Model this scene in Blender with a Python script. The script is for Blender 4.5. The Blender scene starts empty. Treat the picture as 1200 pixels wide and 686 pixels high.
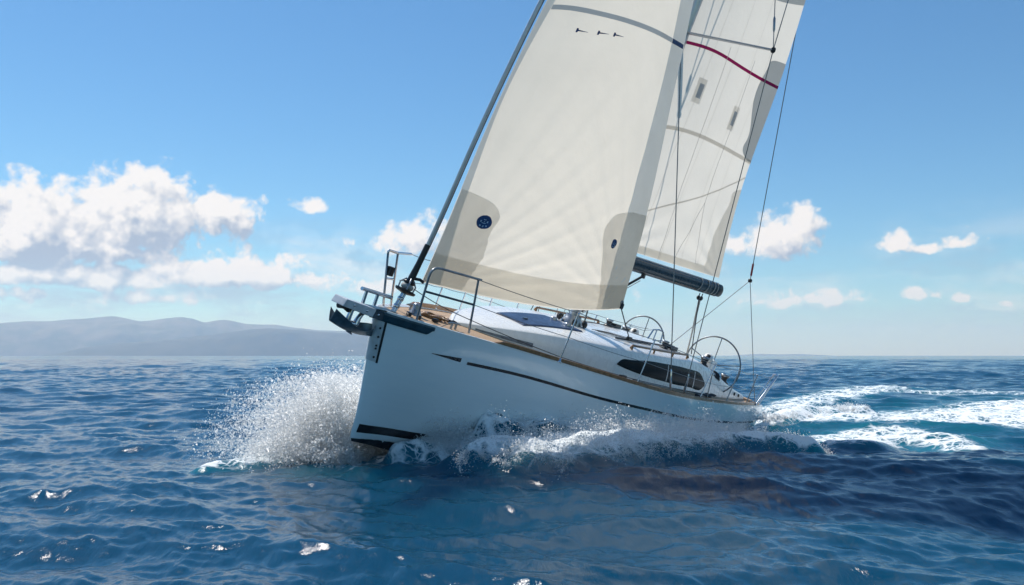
import bpy, bmesh, math, random
import numpy as np
from mathutils import Vector, Matrix, Euler

random.seed(7)
RNG = np.random.default_rng(11)
R = math.radians
scene = bpy.context.scene
COL = scene.collection

# ------------------------------------------------------------------ camera
CAM_H = 1.66
cam_data = bpy.data.cameras.new("camera")
cam_data.sensor_width = 36.0
cam_data.lens = 31.5
cam_data.clip_start = 0.1
cam_data.clip_end = 90000.0
cam = bpy.data.objects.new("camera", cam_data)
cam.location = (0, 0, CAM_H)
cam.rotation_euler = (R(90 + 4.03), 0, 0)
COL.objects.link(cam)
scene.camera = cam

# ------------------------------------------------------------------ render / exposure
scene.view_settings.view_transform = 'Standard'
scene.view_settings.look = 'None'
scene.view_settings.exposure = 0.10
scene.view_settings.gamma = 1.0
scene.view_settings.use_curve_mapping = False
scene.render.engine = 'CYCLES'
cy = scene.cycles
cy.max_bounces = 14
cy.diffuse_bounces = 12
cy.glossy_bounces = 4
cy.transmission_bounces = 5
cy.transparent_max_bounces = 24
cy.volume_bounces = 6
cy.caustics_reflective = False
cy.caustics_refractive = False
cy.sample_clamp_indirect = 6.0
cy.sample_clamp_direct = 10.0
cy.use_denoising = True
try:
    cy.denoiser = 'OPENIMAGEDENOISE'
    cy.denoising_input_passes = 'RGB_ALBEDO_NORMAL'
except Exception:
    pass

# ------------------------------------------------------------------ sun (behind the boat, to the left)
SUN_AZ = 47.0      # degrees left of straight ahead (+Y)
SUN_EL = 59.0
sun_data = bpy.data.lights.new("sun", 'SUN')
sun_data.energy = 5.0
sun_data.angle = R(0.55)
sun_data.color = (1.0, 0.96, 0.90)
sun = bpy.data.objects.new("sun", sun_data)
sd = Vector((-math.sin(R(SUN_AZ)) * math.cos(R(SUN_EL)), math.cos(R(SUN_AZ)) * math.cos(R(SUN_EL)), math.sin(R(SUN_EL))))
sun.rotation_euler = (-sd).to_track_quat('-Z', 'Y').to_euler()
sun.location = (-40, 40, 60)
COL.objects.link(sun)


# ------------------------------------------------------------------ node helpers
class NT:
    def __init__(self, tree):
        self.t = tree
        self.n = tree.nodes
        self.l = tree.links

    def new(self, typ, **kw):
        nd = self.n.new(typ)
        for k, v in kw.items():
            setattr(nd, k, v)
        return nd

    def put(self, sock, val):
        if val is None:
            return
        if isinstance(val, bpy.types.NodeSocket):
            self.l.new(val, sock)
        elif isinstance(val, (tuple, list)) and len(val) == 3 and sock.type == 'RGBA':
            sock.default_value = (val[0], val[1], val[2], 1)
        else:
            sock.default_value = val

    def m(self, op, a, b=None, c=None, clamp=False):
        nd = self.new('ShaderNodeMath', operation=op)
        nd.use_clamp = clamp
        for i, v in enumerate((a, b, c)):
            if v is not None:
                self.put(nd.inputs[i], v)
        return nd.outputs[0]

    def v(self, op, a, b=None, s=None):
        nd = self.new('ShaderNodeVectorMath', operation=op)
        self.put(nd.inputs[0], a)
        if b is not None:
            self.put(nd.inputs[1], b)
        if s is not None:
            self.put(nd.inputs['Scale'], s)
        return nd.outputs['Value'] if op in ('LENGTH', 'DOT_PRODUCT', 'DISTANCE') else nd.outputs[0]

    def noise(self, vec, scale, detail=4, rough=0.5, dist=0.0, out=0, lac=2.0):
        nd = self.new('ShaderNodeTexNoise')
        self.put(nd.inputs['Vector'], vec)
        nd.inputs['Scale'].default_value = scale
        nd.inputs['Detail'].default_value = detail
        nd.inputs['Roughness'].default_value = rough
        nd.inputs['Lacunarity'].default_value = lac
        nd.inputs['Distortion'].default_value = dist
        return nd.outputs[out]

    def ramp(self, fac, lo, hi, a=0.0, b=1.0, smooth=True):
        nd = self.new('ShaderNodeMapRange')
        nd.interpolation_type = 'SMOOTHSTEP' if smooth else 'LINEAR'
        self.put(nd.inputs['Value'], fac)
        nd.inputs['From Min'].default_value = lo
        nd.inputs['From Max'].default_value = hi
        nd.inputs['To Min'].default_value = a
        nd.inputs['To Max'].default_value = b
        return nd.outputs['Result']

    def mix(self, fac, a, b):
        nd = self.new('ShaderNodeMix', data_type='RGBA')
        self.put(nd.inputs[0], fac)
        self.put(nd.inputs[6], a)
        self.put(nd.inputs[7], b)
        return nd.outputs[2]

    def bump(self, height, strength=0.3, dist=0.02, normal=None):
        nd = self.new('ShaderNodeBump')
        nd.inputs['Strength'].default_value = strength
        nd.inputs['Distance'].default_value = dist
        self.put(nd.inputs['Height'], height)
        if normal is not None:
            self.put(nd.inputs['Normal'], normal)
        return nd.outputs[0]


def newmat(name):
    m = bpy.data.materials.new(name)
    m.use_nodes = True
    nt = NT(m.node_tree)
    nt.n.clear()
    out = nt.new('ShaderNodeOutputMaterial')
    return m, nt, out


def coords(nt):
    return nt.new('ShaderNodeTexCoord').outputs['Object']


def simple(name, col, rough=0.45, metal=0.0, var=0.12, scale=6.0, coat=0.0, bump=0.0, bscale=60, ior=1.45, col2=None):
    """Principled material with noise variation in colour and roughness."""
    m, nt, out = newmat(name)
    p = nt.new('ShaderNodeBsdfPrincipled')
    oc = coords(nt)
    n = nt.noise(oc, scale, 5, 0.6)
    c2 = col2 or tuple(max(0, c * (1 - var * 2)) for c in col)
    nt.put(p.inputs['Base Color'], nt.mix(nt.ramp(n, 0.3, 0.75), col, c2))
    n2 = nt.noise(oc, scale * 3.1, 4, 0.6)
    nt.put(p.inputs['Roughness'], nt.ramp(n2, 0.25, 0.75, max(0.02, rough * 0.75), min(1, rough * 1.25)))
    p.inputs['Metallic'].default_value = metal
    p.inputs['IOR'].default_value = ior
    p.inputs['Coat Weight'].default_value = coat
    p.inputs['Coat Roughness'].default_value = 0.06
    if bump > 0:
        nt.put(p.inputs['Normal'], nt.bump(nt.noise(oc, bscale, 3, 0.6), bump, 0.004))
    nt.l.new(p.outputs[0], out.inputs['Surface'])
    return m


# ------------------------------------------------------------------ world: sky + cumulus placed by direction
world = bpy.data.worlds.new("World")
scene.world = world
world.use_nodes = True
wt = NT(world.node_tree)
wt.n.clear()


def cloud_group(ells):
    g = bpy.data.node_groups.new("cloud_density", 'ShaderNodeTree')
    g.interface.new_socket("Vector", in_out='INPUT', socket_type='NodeSocketVector')
    g.interface.new_socket("Density", in_out='OUTPUT', socket_type='NodeSocketFloat')
    t = NT(g)
    gi = t.new('NodeGroupInput')
    go = t.new('NodeGroupOutput')
    p = gi.outputs[0]
    wob = t.noise(p, 26.0, 3, 0.5, out=1)
    wob = t.v('SCALE', t.v('SUBTRACT', wob, (0.5, 0.5, 0.5)), s=0.012)
    q = t.v('ADD', p, wob)
    acc = None
    for (az, el, ra, up, dn, amp) in ells:
        d = t.v('SUBTRACT', q, (R(az), R(el), 0))
        sx = t.new('ShaderNodeSeparateXYZ')
        t.put(sx.inputs[0], d)
        qx = t.m('MULTIPLY', sx.outputs[0], 1 / R(ra))
        qy = t.m('MAXIMUM', t.m('MULTIPLY', sx.outputs[1], 1 / R(up)), t.m('MULTIPLY', sx.outputs[1], -1 / R(dn)))
        r2 = t.m('ADD', t.m('MULTIPLY', qx, qx), t.m('MULTIPLY', qy, qy))
        e = t.m('MULTIPLY', t.m('SUBTRACT', 1.0, t.m('SQRT', r2)), amp)
        if acc is None:
            acc = e
        else:
            nd = t.new('ShaderNodeMath', operation='SMOOTH_MAX')
            t.put(nd.inputs[0], acc)
            t.put(nd.inputs[1], e)
            nd.inputs[2].default_value = 0.12
            acc = nd.outputs[0]
    acc = t.m('MAXIMUM', acc, -1.2)
    vor = t.new('ShaderNodeTexVoronoi', feature='SMOOTH_F1')
    t.put(vor.inputs['Vector'], q)
    vor.inputs['Scale'].default_value = 34.0
    vor.inputs['Detail'].default_value = 2.5
    vor.inputs['Roughness'].default_value = 0.5
    vor.inputs['Lacunarity'].default_value = 2.3
    vor.inputs['Smoothness'].default_value = 0.35
    fb = t.noise(q, 60.0, 7, 0.56)
    big = t.noise(q, 17.0, 3, 0.5)
    s = t.m('ADD', acc, t.m('MULTIPLY', t.m('SUBTRACT', 0.42, vor.outputs['Distance']), 0.95))
    s = t.m('ADD', s, t.m('MULTIPLY', t.m('SUBTRACT', fb, 0.5), 1.5))
    s = t.m('ADD', s, t.m('MULTIPLY', t.m('SUBTRACT', big, 0.5), 0.7))
    t.l.new(s, go.inputs[0])
    return g


# bearing (degrees right of north), elevation, half width, height above, depth below, strength
CLOUDS = [
    (24.93, 6.26, 3.1, 0.80, 0.60, 1.5),
    (-23.2, 7.58, 6.0, 4.8, 2.62, 2.3),
    (-28.07, 6.8, 7.64, 4.37, 3.06, 2.3),
    (-18.19, 8.59, 3.71, 2.4, 2.07, 1.9),
    (-20.62, 8.72, 3.16, 2.4, 2.18, 1.5),
    (-25.02, 6.16, 10.91, 2.18, 1.64, 1.6),
    (-22.97, 10.04, 1.75, 1.75, 2.18, 1.2),
    (-27.65, 4.49, 12.55, 1.53, 1.09, 1.9),
    (-17.45, 4.78, 10.37, 1.86, 1.09, 1.9),
    (-28.5, 3.31, 6.0, 1.09, 0.65, 1.2),
    (-22.27, 3.38, 8.73, 0.87, 0.55, 1.1),
    (-12.62, 9.13, 1.86, 0.87, 0.6, 1.7),
    (-10.05, 7.11, 0.98, 1.64, 0.76, 1.0),
    (-6.52, 7.17, 3.6, 2.4, 1.31, 1.5),
    (-8.66, 4.25, 3.82, 1.31, 0.65, 1.3),
    (16.7, 7.12, 3.6, 2.62, 1.53, 1.8),
    (17.94, 7.99, 2.18, 1.96, 1.86, 1.5),
    (14.22, 6.69, 2.95, 1.36, 0.98, 1.1),
    (17.7, 3.38, 6.0, 1.31, 0.65, 1.35),
    (23.47, 6.43, 1.86, 1.36, 0.65, 1.4),
    (26.26, 6.38, 2.07, 1.2, 0.65, 1.4),
    (24.57, 3.52, 1.86, 0.87, 0.49, 1.6),
    (26.7, 3.26, 1.09, 0.6, 0.38, 1.4),
    (28.41, 2.83, 1.96, 0.65, 0.33, 0.9),
    (21.33, 3.3, 2.18, 0.55, 0.33, 0.8),
    (35.54, 5.18, 4.91, 2.73, 1.36, 1.5),
    (-35.9, 6.47, 6.55, 3.82, 1.64, 1.6),
    (-2.18, 3.54, 4.37, 0.98, 0.55, 0.7),
    (5.44, 3.91, 4.91, 0.98, 0.65, 0.7),
]

tc = wt.new('ShaderNodeTexCoord')
nrm = wt.v('NORMALIZE', tc.outputs['Generated'])
sp = wt.new('ShaderNodeSeparateXYZ')
wt.put(sp.inputs[0], nrm)
az = wt.m('ARCTAN2', sp.outputs[0], sp.outputs[1])
el = wt.m('ARCSINE', sp.outputs[2])
cxy = wt.new('ShaderNodeCombineXYZ')
wt.put(cxy.inputs[0], az)
wt.put(cxy.inputs[1], el)
pos = cxy.outputs[0]
CG = cloud_group(CLOUDS)


def cloud_at(off):
    nd = wt.new('ShaderNodeGroup')
    nd.node_tree = CG
    wt.put(nd.inputs[0], wt.v('ADD', pos, off) if off else pos)
    return nd.outputs[0]


d0 = cloud_at(None)
d1 = cloud_at((-0.016, 0.020, 0))
d2 = cloud_at((-0.005, 0.007, 0))
alpha = wt.ramp(d0, -0.10, 0.55)
hazefade = wt.ramp(el, R(-0.5), R(6.5), 0.45, 1.0)
alpha = wt.m('MULTIPLY', alpha, wt.m('MULTIPLY', hazefade, 0.97))
# thin streaky layer low over the horizon, thickest to the left
stx = wt.noise(wt.v('MULTIPLY', pos, (1.0, 3.6, 1.0)), 7.0, 7, 0.6)
band_el = wt.m('MULTIPLY', wt.ramp(el, R(0.6), R(2.6)), wt.ramp(el, R(5.0), R(9.5), 1.0, 0.0))
band_az = wt.ramp(az, R(-14), R(4), 1.0, 0.55)
veil = wt.m('MULTIPLY', wt.m('MULTIPLY', wt.ramp(stx, 0.40, 0.68), wt.m('MULTIPLY', band_el, band_az)), 0.62)
lit = wt.m('ADD', wt.m('MULTIPLY', wt.m('SUBTRACT', d0, d1), 0.75), wt.m('MULTIPLY', wt.m('SUBTRACT', d0, d2), 0.55))
lit = wt.m('ADD', lit, wt.ramp(d0, 0.0, 1.3, 0.78, 0.40))
lit = wt.m('MAXIMUM', wt.m('MINIMUM', lit, 1.0), 0.0)
ccol = wt.mix(lit, (0.40, 0.46, 0.56), (1.0, 0.975, 0.94))

sky = wt.new('ShaderNodeTexSky', sky_type='NISHITA')
sky.sun_disc = False
sky.sun_elevation = R(SUN_EL)
sky.sun_rotation = R(-SUN_AZ)
sky.altitude = 0
sky.air_density = 1.0
sky.dust_density = 0.1
sky.ozone_density = 4.0
hsv = wt.new('ShaderNodeHueSaturation')
hsv.inputs['Saturation'].default_value = 1.12
hsv.inputs['Value'].default_value = 1.0
wt.l.new(sky.outputs[0], hsv.inputs['Color'])
bg1 = wt.new('ShaderNodeBackground')
tint = wt.new('ShaderNodeMix', data_type='RGBA', blend_type='MULTIPLY')
tint.inputs[0].default_value = 1.0
wt.l.new(hsv.outputs[0], tint.inputs[6])
tint.inputs[7].default_value = (0.70, 0.935, 0.985, 1)
wt.l.new(tint.outputs[2], bg1.inputs[0])
bg1.inputs[1].default_value = 0.116
bg2 = wt.new('ShaderNodeBackground')
wt.l.new(ccol, bg2.inputs[0])
bg2.inputs[1].default_value = 0.93
alpha = wt.m('MAXIMUM', alpha, veil)
ms = wt.new('ShaderNodeMixShader')
wt.l.new(alpha, ms.inputs[0])
wt.l.new(bg1.outputs[0], ms.inputs[1])
wt.l.new(bg2.outputs[0], ms.inputs[2])
wo = wt.new('ShaderNodeOutputWorld')
wt.l.new(ms.outputs[0], wo.inputs['Surface'])
try:
    world.cycles.sampling_method = 'MANUAL'
    world.cycles.sample_map_resolution = 256
except Exception:
    pass

# ------------------------------------------------------------------ mesh helpers
def mesh_np(name, V, F, smooth=True):
    """Fast mesh from numpy vertices (n,3) and faces (m,k)."""
    me = bpy.data.meshes.new(name)
    V = np.asarray(V, np.float32)
    F = np.asarray(F, np.int32)
    k = F.shape[1]
    me.vertices.add(len(V))
    me.vertices.foreach_set("co", V.ravel())
    me.loops.add(F.size)
    me.loops.foreach_set("vertex_index", F.ravel())
    me.polygons.add(len(F))
    me.polygons.foreach_set("loop_start", np.arange(0, F.size, k, dtype=np.int32))
    me.polygons.foreach_set("loop_total", np.full(len(F), k, np.int32))
    me.update(calc_edges=True)
    me.polygons.foreach_set("use_smooth", np.full(len(F), smooth, bool))
    me.validate()
    return me


def grid_faces(nr, nc):
    i = np.arange(nr - 1)[:, None] * nc + np.arange(nc - 1)[None, :]
    return np.stack([i, i + 1, i + nc + 1, i + nc], -1).reshape(-1, 4)


def link(name, me, mat=None, parent=None, **props):
    o = bpy.data.objects.new(name, me)
    COL.objects.link(o)
    if mat is not None:
        me.materials.append(mat)
    if parent is not None:
        o.parent = parent
    for k, v in props.items():
        o[k] = v
    return o


def spline(xs, ys):
    """Natural cubic spline through the points (xs ascending)."""
    xs = np.array(xs, float)
    ys = np.array(ys, float)
    n = len(xs)
    hh = np.diff(xs)
    A = np.zeros((n, n))
    b = np.zeros(n)
    A[0, 0] = A[-1, -1] = 1
    for i in range(1, n - 1):
        A[i, i - 1] = hh[i - 1]
        A[i, i] = 2 * (hh[i - 1] + hh[i])
        A[i, i + 1] = hh[i]
        b[i] = 6 * ((ys[i + 1] - ys[i]) / hh[i] - (ys[i] - ys[i - 1]) / hh[i - 1])
    M = np.linalg.solve(A, b)

    def f(x):
        x = np.clip(np.asarray(x, float), xs[0], xs[-1])
        i = np.clip(np.searchsorted(xs, x) - 1, 0, n - 2)
        t = x - xs[i]
        u = xs[i + 1] - x
        return (M[i] * u ** 3 + M[i + 1] * t ** 3) / (6 * hh[i]) + (ys[i] / hh[i] - M[i] * hh[i] / 6) * u + (ys[i + 1] / hh[i] - M[i + 1] * hh[i] / 6) * t
    return f


# ------------------------------------------------------------------ boat frame (needed by the sea too)
BOAT_LOC = np.array([1.07, 17.1, 0.37])
YAW, HEEL, PIT = R(-122.6), R(20.1), R(4.7)
BROT = Euler((-HEEL, -PIT, YAW), 'XYZ')
BM = np.array(BROT.to_matrix())


def to_world(P):
    return np.asarray(P, float) @ BM.T + BOAT_LOC


def smooth01(x):
    x = np.clip(x, 0, 1)
    return x * x * (3 - 2 * x)


# ------------------------------------------------------------------ sea surface
def fft_tile(N, L, lmin, lmax, rms, seed, wind, spread=2.0, expo=4.0):
    rng = np.random.default_rng(seed)
    k1 = np.fft.fftfreq(N, d=L / N) * 2 * np.pi
    kx, ky = np.meshgrid(k1, k1)
    k = np.hypot(kx, ky)
    k[0, 0] = 1
    cosw = (kx * np.cos(wind) + ky * np.sin(wind)) / k
    P = k ** (-expo) * np.abs(cosw) ** spread
    P = P * smooth01((k - 2 * np.pi / lmax) / (0.5 * 2 * np.pi / lmax)) * (1 - smooth01((k - 0.75 * 2 * np.pi / lmin) / (0.5 * 2 * np.pi / lmin)))
    P[0, 0] = 0
    h0 = (rng.normal(size=(N, N)) + 1j * rng.normal(size=(N, N))) * np.sqrt(P)
    h = np.real(np.fft.ifft2(h0))
    s = rms / h.std()
    dx = np.real(np.fft.ifft2(1j * kx / k * h0)) * s
    dy = np.real(np.fft.ifft2(1j * ky / k * h0)) * s
    return h * s, dx, dy, L


def samp(tile, X, Y, ang):
    h, dx, dy, L = tile
    N = h.shape[0]
    c, s = np.cos(ang), np.sin(ang)
    U = (c * X + s * Y) / L * N
    V = (-s * X + c * Y) / L * N
    i0 = np.floor(U).astype(int)
    j0 = np.floor(V).astype(int)
    fu = U - i0
    fv = V - j0
    i0 %= N
    j0 %= N
    i1 = (i0 + 1) % N
    j1 = (j0 + 1) % N

    def bl(a):
        return (a[j0, i0] * (1 - fu) + a[j0, i1] * fu) * (1 - fv) + (a[j1, i0] * (1 - fu) + a[j1, i1] * fu) * fv
    H, DX, DY = bl(h), bl(dx), bl(dy)
    return H, c * DX - s * DY, s * DX + c * DY


WIND = R(60)
TA = fft_tile(512, 131.0, 2.2, 26.0, 0.125, 3, WIND, 5.0, 3.7)
TB = fft_tile(512, 37.0, 0.55, 3.2, 0.033, 5, WIND - R(12), 3.0, 3.7)
TC = fft_tile(512, 9.7, 0.12, 0.65, 0.0084, 9, WIND + R(18), 2.0, 3.6)


def capsule(X, Y, segs):
    """max over a polyline of (1 - distance/radius), radii interpolated along it."""
    best = np.full(X.shape, -9.0)
    for (x0, y0, r0), (x1, y1, r1) in zip(segs[:-1], segs[1:]):
        ex, ey = x1 - x0, y1 - y0
        t = np.clip(((X - x0) * ex + (Y - y0) * ey) / (ex * ex + ey * ey), 0, 1)
        d = np.hypot(X - x0 - t * ex, Y - y0 - t * ey)
        best = np.maximum(best, 1 - d / (r0 + (r1 - r0) * t))
    return best


def vnoise(X, Y, scale, seed, octaves=4):
    """Value noise, numpy."""
    rng = np.random.default_rng(seed)
    T = rng.random((256, 256))
    out = np.zeros(X.shape)
    amp, tot = 1.0, 0.0
    for o in range(octaves):
        U = X / scale + 17.3 * o
        V = Y / scale + 9.1 * o
        i = np.floor(U).astype(int)
        j = np.floor(V).astype(int)
        fu = smooth01(U - i)
        fv = smooth01(V - j)
        a = T[j % 256, i % 256] * (1 - fu) + T[j % 256, (i + 1) % 256] * fu
        b = T[(j + 1) % 256, i % 256] * (1 - fu) + T[(j + 1) % 256, (i + 1) % 256] * fu
        out += amp * (a * (1 - fv) + b * fv)
        tot += amp
        amp *= 0.55
        scale *= 0.5
    return out / tot


WAKE = [   # name, polyline of (x, y, radius), crest height, foam strength, width of the aerated halo
    ('leeward bow wave', [(-0.34, 12.09, 0.5), (0.11, 12.18, 0.75), (0.83, 12.65, 0.9), (1.75, 13.27, 0.85), (2.82, 13.61, 0.65), (3.69, 13.5, 0.4), (4.32, 13.27, 0.2)], 0.42, 1.12, 0.9),
    ('foam along the hull', [(-0.61, 16.09, 0.5), (0.64, 16.91, 0.8), (1.9, 16.74, 0.8), (3.1, 16.41, 0.6)], 0.14, 0.9, 1.0),
    ('windward bow wave', [(-4.43, 12.98, 0.15), (-3.84, 13.6, 0.42), (-3.2, 14.15, 0.7), (-2.39, 14.89, 0.9)], 0.15, 0.8, 1.2),
    ('glints ahead', [(-2.39, 12.72, 0.1), (-1.84, 13.0, 0.22), (-1.18, 12.54, 0.15)], 0.03, 0.62, 1.0),
    ('stern wave crest', [(5.34, 20.18, 0.3), (6.58, 21.77, 0.4), (8.04, 23.29, 0.45), (9.76, 25.05, 0.4)], 0.26, 0.95, 2.2),
    ('wake foam near', [(5.61, 18.0, 0.5), (6.68, 18.38, 0.9), (7.89, 18.78, 1.0), (8.41, 17.81, 0.7), (8.23, 16.45, 0.4)], 0.1, 0.78, 1.3),
    ('wake foam ridge', [(5.59, 15.79, 0.25), (6.11, 15.79, 0.4), (6.81, 16.41, 0.35)], 0.14, 0.9, 1.0),
    ('wake foam middle', [(7.72, 21.22, 0.7), (9.94, 22.87, 1.5), (12.6, 25.14, 1.9), (15.72, 27.92, 2.2), (21.98, 33.17, 2.6)], 0.08, 0.72, 0.9),
    ('wake foam far', [(8.18, 28.83, 0.7), (10.44, 31.97, 1.2), (14.16, 37.39, 1.5), (19.14, 43.91, 2.0)], 0.1, 0.72, 0.7),
    ('wake foam farther', [(16.64, 38.2, 1.5), (18.77, 37.39, 2.0), (20.38, 35.87, 2.2), (23.77, 35.87, 2.4)], 0.04, 0.55, 0.6),
    ('trough by the quarter', [(4.25, 22.5, 0.6), (5.14, 20.53, 0.8), (6.01, 21.23, 0.7)], -0.22, 0.25, 1.6),
    ('leeward wash edge', [(-1.74, 13.39, 0.2), (-0.96, 12.79, 0.32), (-0.3, 12.7, 0.45)], 0.1, 0.95, 1.2),
    ('churned wake', [(6.0, 22.29, 0.8), (7.37, 22.29, 2.2), (9.39, 22.57, 3.2), (12.08, 24.11, 3.6), (17.17, 27.92, 4.2)], 0.05, 0.8, 0.9),
]


def sea_extra(X, Y):
    """Boat-made height, foam amount and aeration at world points."""
    H = np.zeros(X.shape)
    foam = np.zeros(X.shape)
    aer = np.zeros(X.shape)
    n1 = vnoise(X, Y, 0.55, 21, 4)
    n2 = vnoise(X, Y, 1.6, 22, 3)
    for name, segs, hgt, strength, wide in WAKE:
        # only touch nearby points
        xs = [s[0] for s in segs]
        ys = [s[1] for s in segs]
        rr = max(s[2] for s in segs) * 3.5
        m = (X > min(xs) - rr) & (X < max(xs) + rr) & (Y > min(ys) - rr) & (Y < max(ys) + rr)
        if not m.any():
            continue
        x, y = X[m], Y[m]
        c = capsule(x, y, segs)
        H[m] += hgt * smooth01((c + 0.6) / 1.5) * (0.72 + 0.55 * n2[m])
        f = smooth01((c + 0.25) / 0.9) * strength
        foam[m] = np.maximum(foam[m], f)
        aer[m] = np.maximum(aer[m], smooth01((c + wide) / (wide + 0.6)) * min(1, strength + 0.15))
    H += foam * (n1 - 0.5) * 0.16
    return H, foam, aer


for _nm, _pts, _hg, _st, _wd in (('bow wave climbing the hull', ((4.1, .90, -.05, .22), (3.4, 1.15, .2, .42), (2.3, 1.5, .2, .5), (1.0, 1.75, .2, .4)), .48, .80, 1.8),
                                ('thin curl at the bow', ((5.2, .25, -.45, .15), (4.6, .62, -.3, .25), (4.0, .95, -.1, .35)), .20, .78, 1.5),
                                ('wash under the stem', ((5.7, -.35, -.5, .5), (5.3, .15, -.5, .55), (4.6, .6, -.4, .4)), .06, .46, 1.4)):
    WAKE.append((_nm, [(*to_world(q[:3])[:2], q[3]) for q in _pts], _hg, _st, _wd))


def sea_height(X, Y):
    X = np.asarray(X, float)
    Y = np.asarray(Y, float)
    h1, a1, b1 = samp(TA, X, Y, 0.0)
    h2, a2, b2 = samp(TB, X, Y, 0.5)
    return h1 + h2 + sea_extra(X, Y)[0]


def build_sea():
    # a fan-shaped sheet, fine near the boat and coarser towards the horizon
    O = np.array([0.0, -3.5])
    r = [4.5]
    while r[-1] < 420:
        r.append(r[-1] * 1.0046)
    while r[-1] < 24000:
        r.append(r[-1] * 1.03)
    r = np.array(r)
    inner = np.linspace(-0.66, 0.66, 1500)
    outer = 0.66 + np.cumsum(np.linspace(0.002, 0.03, 56))
    outer = outer[outer < 1.5]
    th = np.concatenate([-outer[::-1], inner, outer])
    RR, TT = np.meshgrid(r, th, indexing='ij')
    X = O[0] + RR * np.sin(TT)
    Y = O[1] + RR * np.cos(TT)
    H, foam, aer = sea_extra(X, Y)
    fA = 1 - smooth01((RR - 250) / 700)
    fB = 1 - smooth01((RR - 70) / 160)
    fC = 1 - smooth01((RR - 16) / 30)
    Z = np.zeros(X.shape)
    DX = np.zeros(X.shape)
    DY = np.zeros(X.shape)
    for tile, fade, ang, chop in ((TA, fA, 0.0, 1.0), (TB, fB, 0.5, 0.6), (TC, fC, -0.4, 0.4)):
        h, a, b = samp(tile, X, Y, ang)
        calm = 1 - 0.35 * foam
        Z += h * fade * calm
        DX += a * fade * chop
        DY += b * fade * chop
    Z += H
    V = np.stack([X + DX, Y + DY, Z], -1).reshape(-1, 3)
    me = mesh_np("sea", V, grid_faces(len(r), len(th))[:, ::-1])
    for nm, arr in (("foam", foam), ("aerate", aer)):
        at = me.attributes.new(nm, 'FLOAT', 'POINT')
        at.data.foreach_set("value", arr.astype(np.float32).ravel())
    m, nt, out = newmat("sea_water")
    geo = nt.new('ShaderNodeNewGeometry')
    P = geo.outputs['Position']
    fa = nt.new('ShaderNodeAttribute', attribute_name="foam").outputs['Fac']
    ae = nt.new('ShaderNodeAttribute', attribute_name="aerate").outputs['Fac']
    # foam pattern: lacy cells where thin, solid where thick
    warp = nt.noise(P, 1.7, 4, 0.6, out=1)
    Q = nt.v('ADD', P, nt.v('SCALE', nt.v('SUBTRACT', warp, (0.5, 0.5, 0.5)), s=0.55))
    vo = nt.new('ShaderNodeTexVoronoi', feature='DISTANCE_TO_EDGE')
    nt.put(vo.inputs['Vector'], Q)
    vo.inputs['Scale'].default_value = 2.3
    vo2 = nt.new('ShaderNodeTexVoronoi', feature='DISTANCE_TO_EDGE')
    nt.put(vo2.inputs['Vector'], Q)
    vo2.inputs['Scale'].default_value = 7.5
    lace = nt.m('MAXIMUM', nt.ramp(vo.outputs['Distance'], 0.0, 0.20, 1, 0), nt.m('MULTIPLY', nt.ramp(vo2.outputs['Distance'], 0.0, 0.2, 1, 0), 0.75))
    fn = nt.noise(P, 3.2, 8, 0.65)
    fn2 = nt.noise(nt.v('MULTIPLY', Q, (1.0, 1.6, 1.0)), 0.9, 6, 0.62)
    pat = nt.m('ADD', nt.m('MULTIPLY', lace, 0.62), nt.m('ADD', nt.m('MULTIPLY', fn, 0.75), nt.m('MULTIPLY', fn2, 0.95)))
    fo = nt.ramp(nt.m('ADD', nt.m('MULTIPLY', fa, 1.05), nt.m('SUBTRACT', pat, 1.60)), 0.0, 0.66)
    # body colour
    cn = nt.noise(P, 0.05, 3, 0.5)
    deep = nt.mix(nt.ramp(cn, 0.35, 0.65), (0.0013, 0.038, 0.080), (0.0020, 0.047, 0.094))
    aen = nt.m('MULTIPLY', ae, nt.ramp(nt.noise(P, 1.1, 5, 0.6), 0.25, 0.7, 0.45, 1.0))
    body = nt.mix(aen, deep, (0.010, 0.135, 0.175))
    wp = nt.new('ShaderNodeBsdfPrincipled')
    nt.put(wp.inputs['Base Color'], body)
    wp.subsurface_method = 'BURLEY'
    wp.inputs['Subsurface Weight'].default_value = 1.0
    wp.inputs['Subsurface Radius'].default_value = (0.3, 1.0, 1.3)
    wp.inputs['Subsurface Scale'].default_value = 1.6
    wp.inputs['IOR'].default_value = 1.333
    wp.inputs['Specular IOR Level'].default_value = 0.42
    nt.put(wp.inputs['Roughness'], nt.ramp(nt.v('LENGTH', P), 20.0, 400.0, 0.12, 0.14, smooth=False))
    mp = nt.new('ShaderNodeMapping')
    nt.put(mp.inputs['Vector'], P)
    mp.inputs['Rotation'].default_value = (0, 0, R(-66))
    mp.inputs['Scale'].default_value = (1.0, 0.30, 1.0)
    Ps = mp.outputs[0]
    r1 = nt.noise(Ps, 5.0, 6, 0.65, 0.3)
    r2 = nt.noise(Ps, 0.55, 5, 0.6)
    b1 = nt.bump(r2, 0.2, 0.2)
    b2 = nt.bump(r1, 0.42, 0.05, b1)
    nt.put(wp.inputs['Normal'], b2)
    fd = nt.new('ShaderNodeBsdfPrincipled')
    nt.put(fd.inputs['Base Color'], nt.mix(nt.noise(P, 9, 5, 0.6), (0.86, 0.88, 0.88), (0.74, 0.80, 0.82)))
    fd.inputs['Roughness'].default_value = 0.75
    nt.put(fd.inputs['Normal'], nt.bump(nt.noise(P, 14, 6, 0.7), 0.8, 0.05))
    mx = nt.new('ShaderNodeMixShader')
    nt.l.new(fo, mx.inputs[0])
    nt.l.new(wp.outputs[0], mx.inputs[1])
    nt.l.new(fd.outputs[0], mx.inputs[2])
    nt.l.new(mx.outputs[0], out.inputs['Surface'])
    link("sea", me, m, kind="structure", label="choppy deep blue sea with white foam around the yacht")


build_sea()


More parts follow.
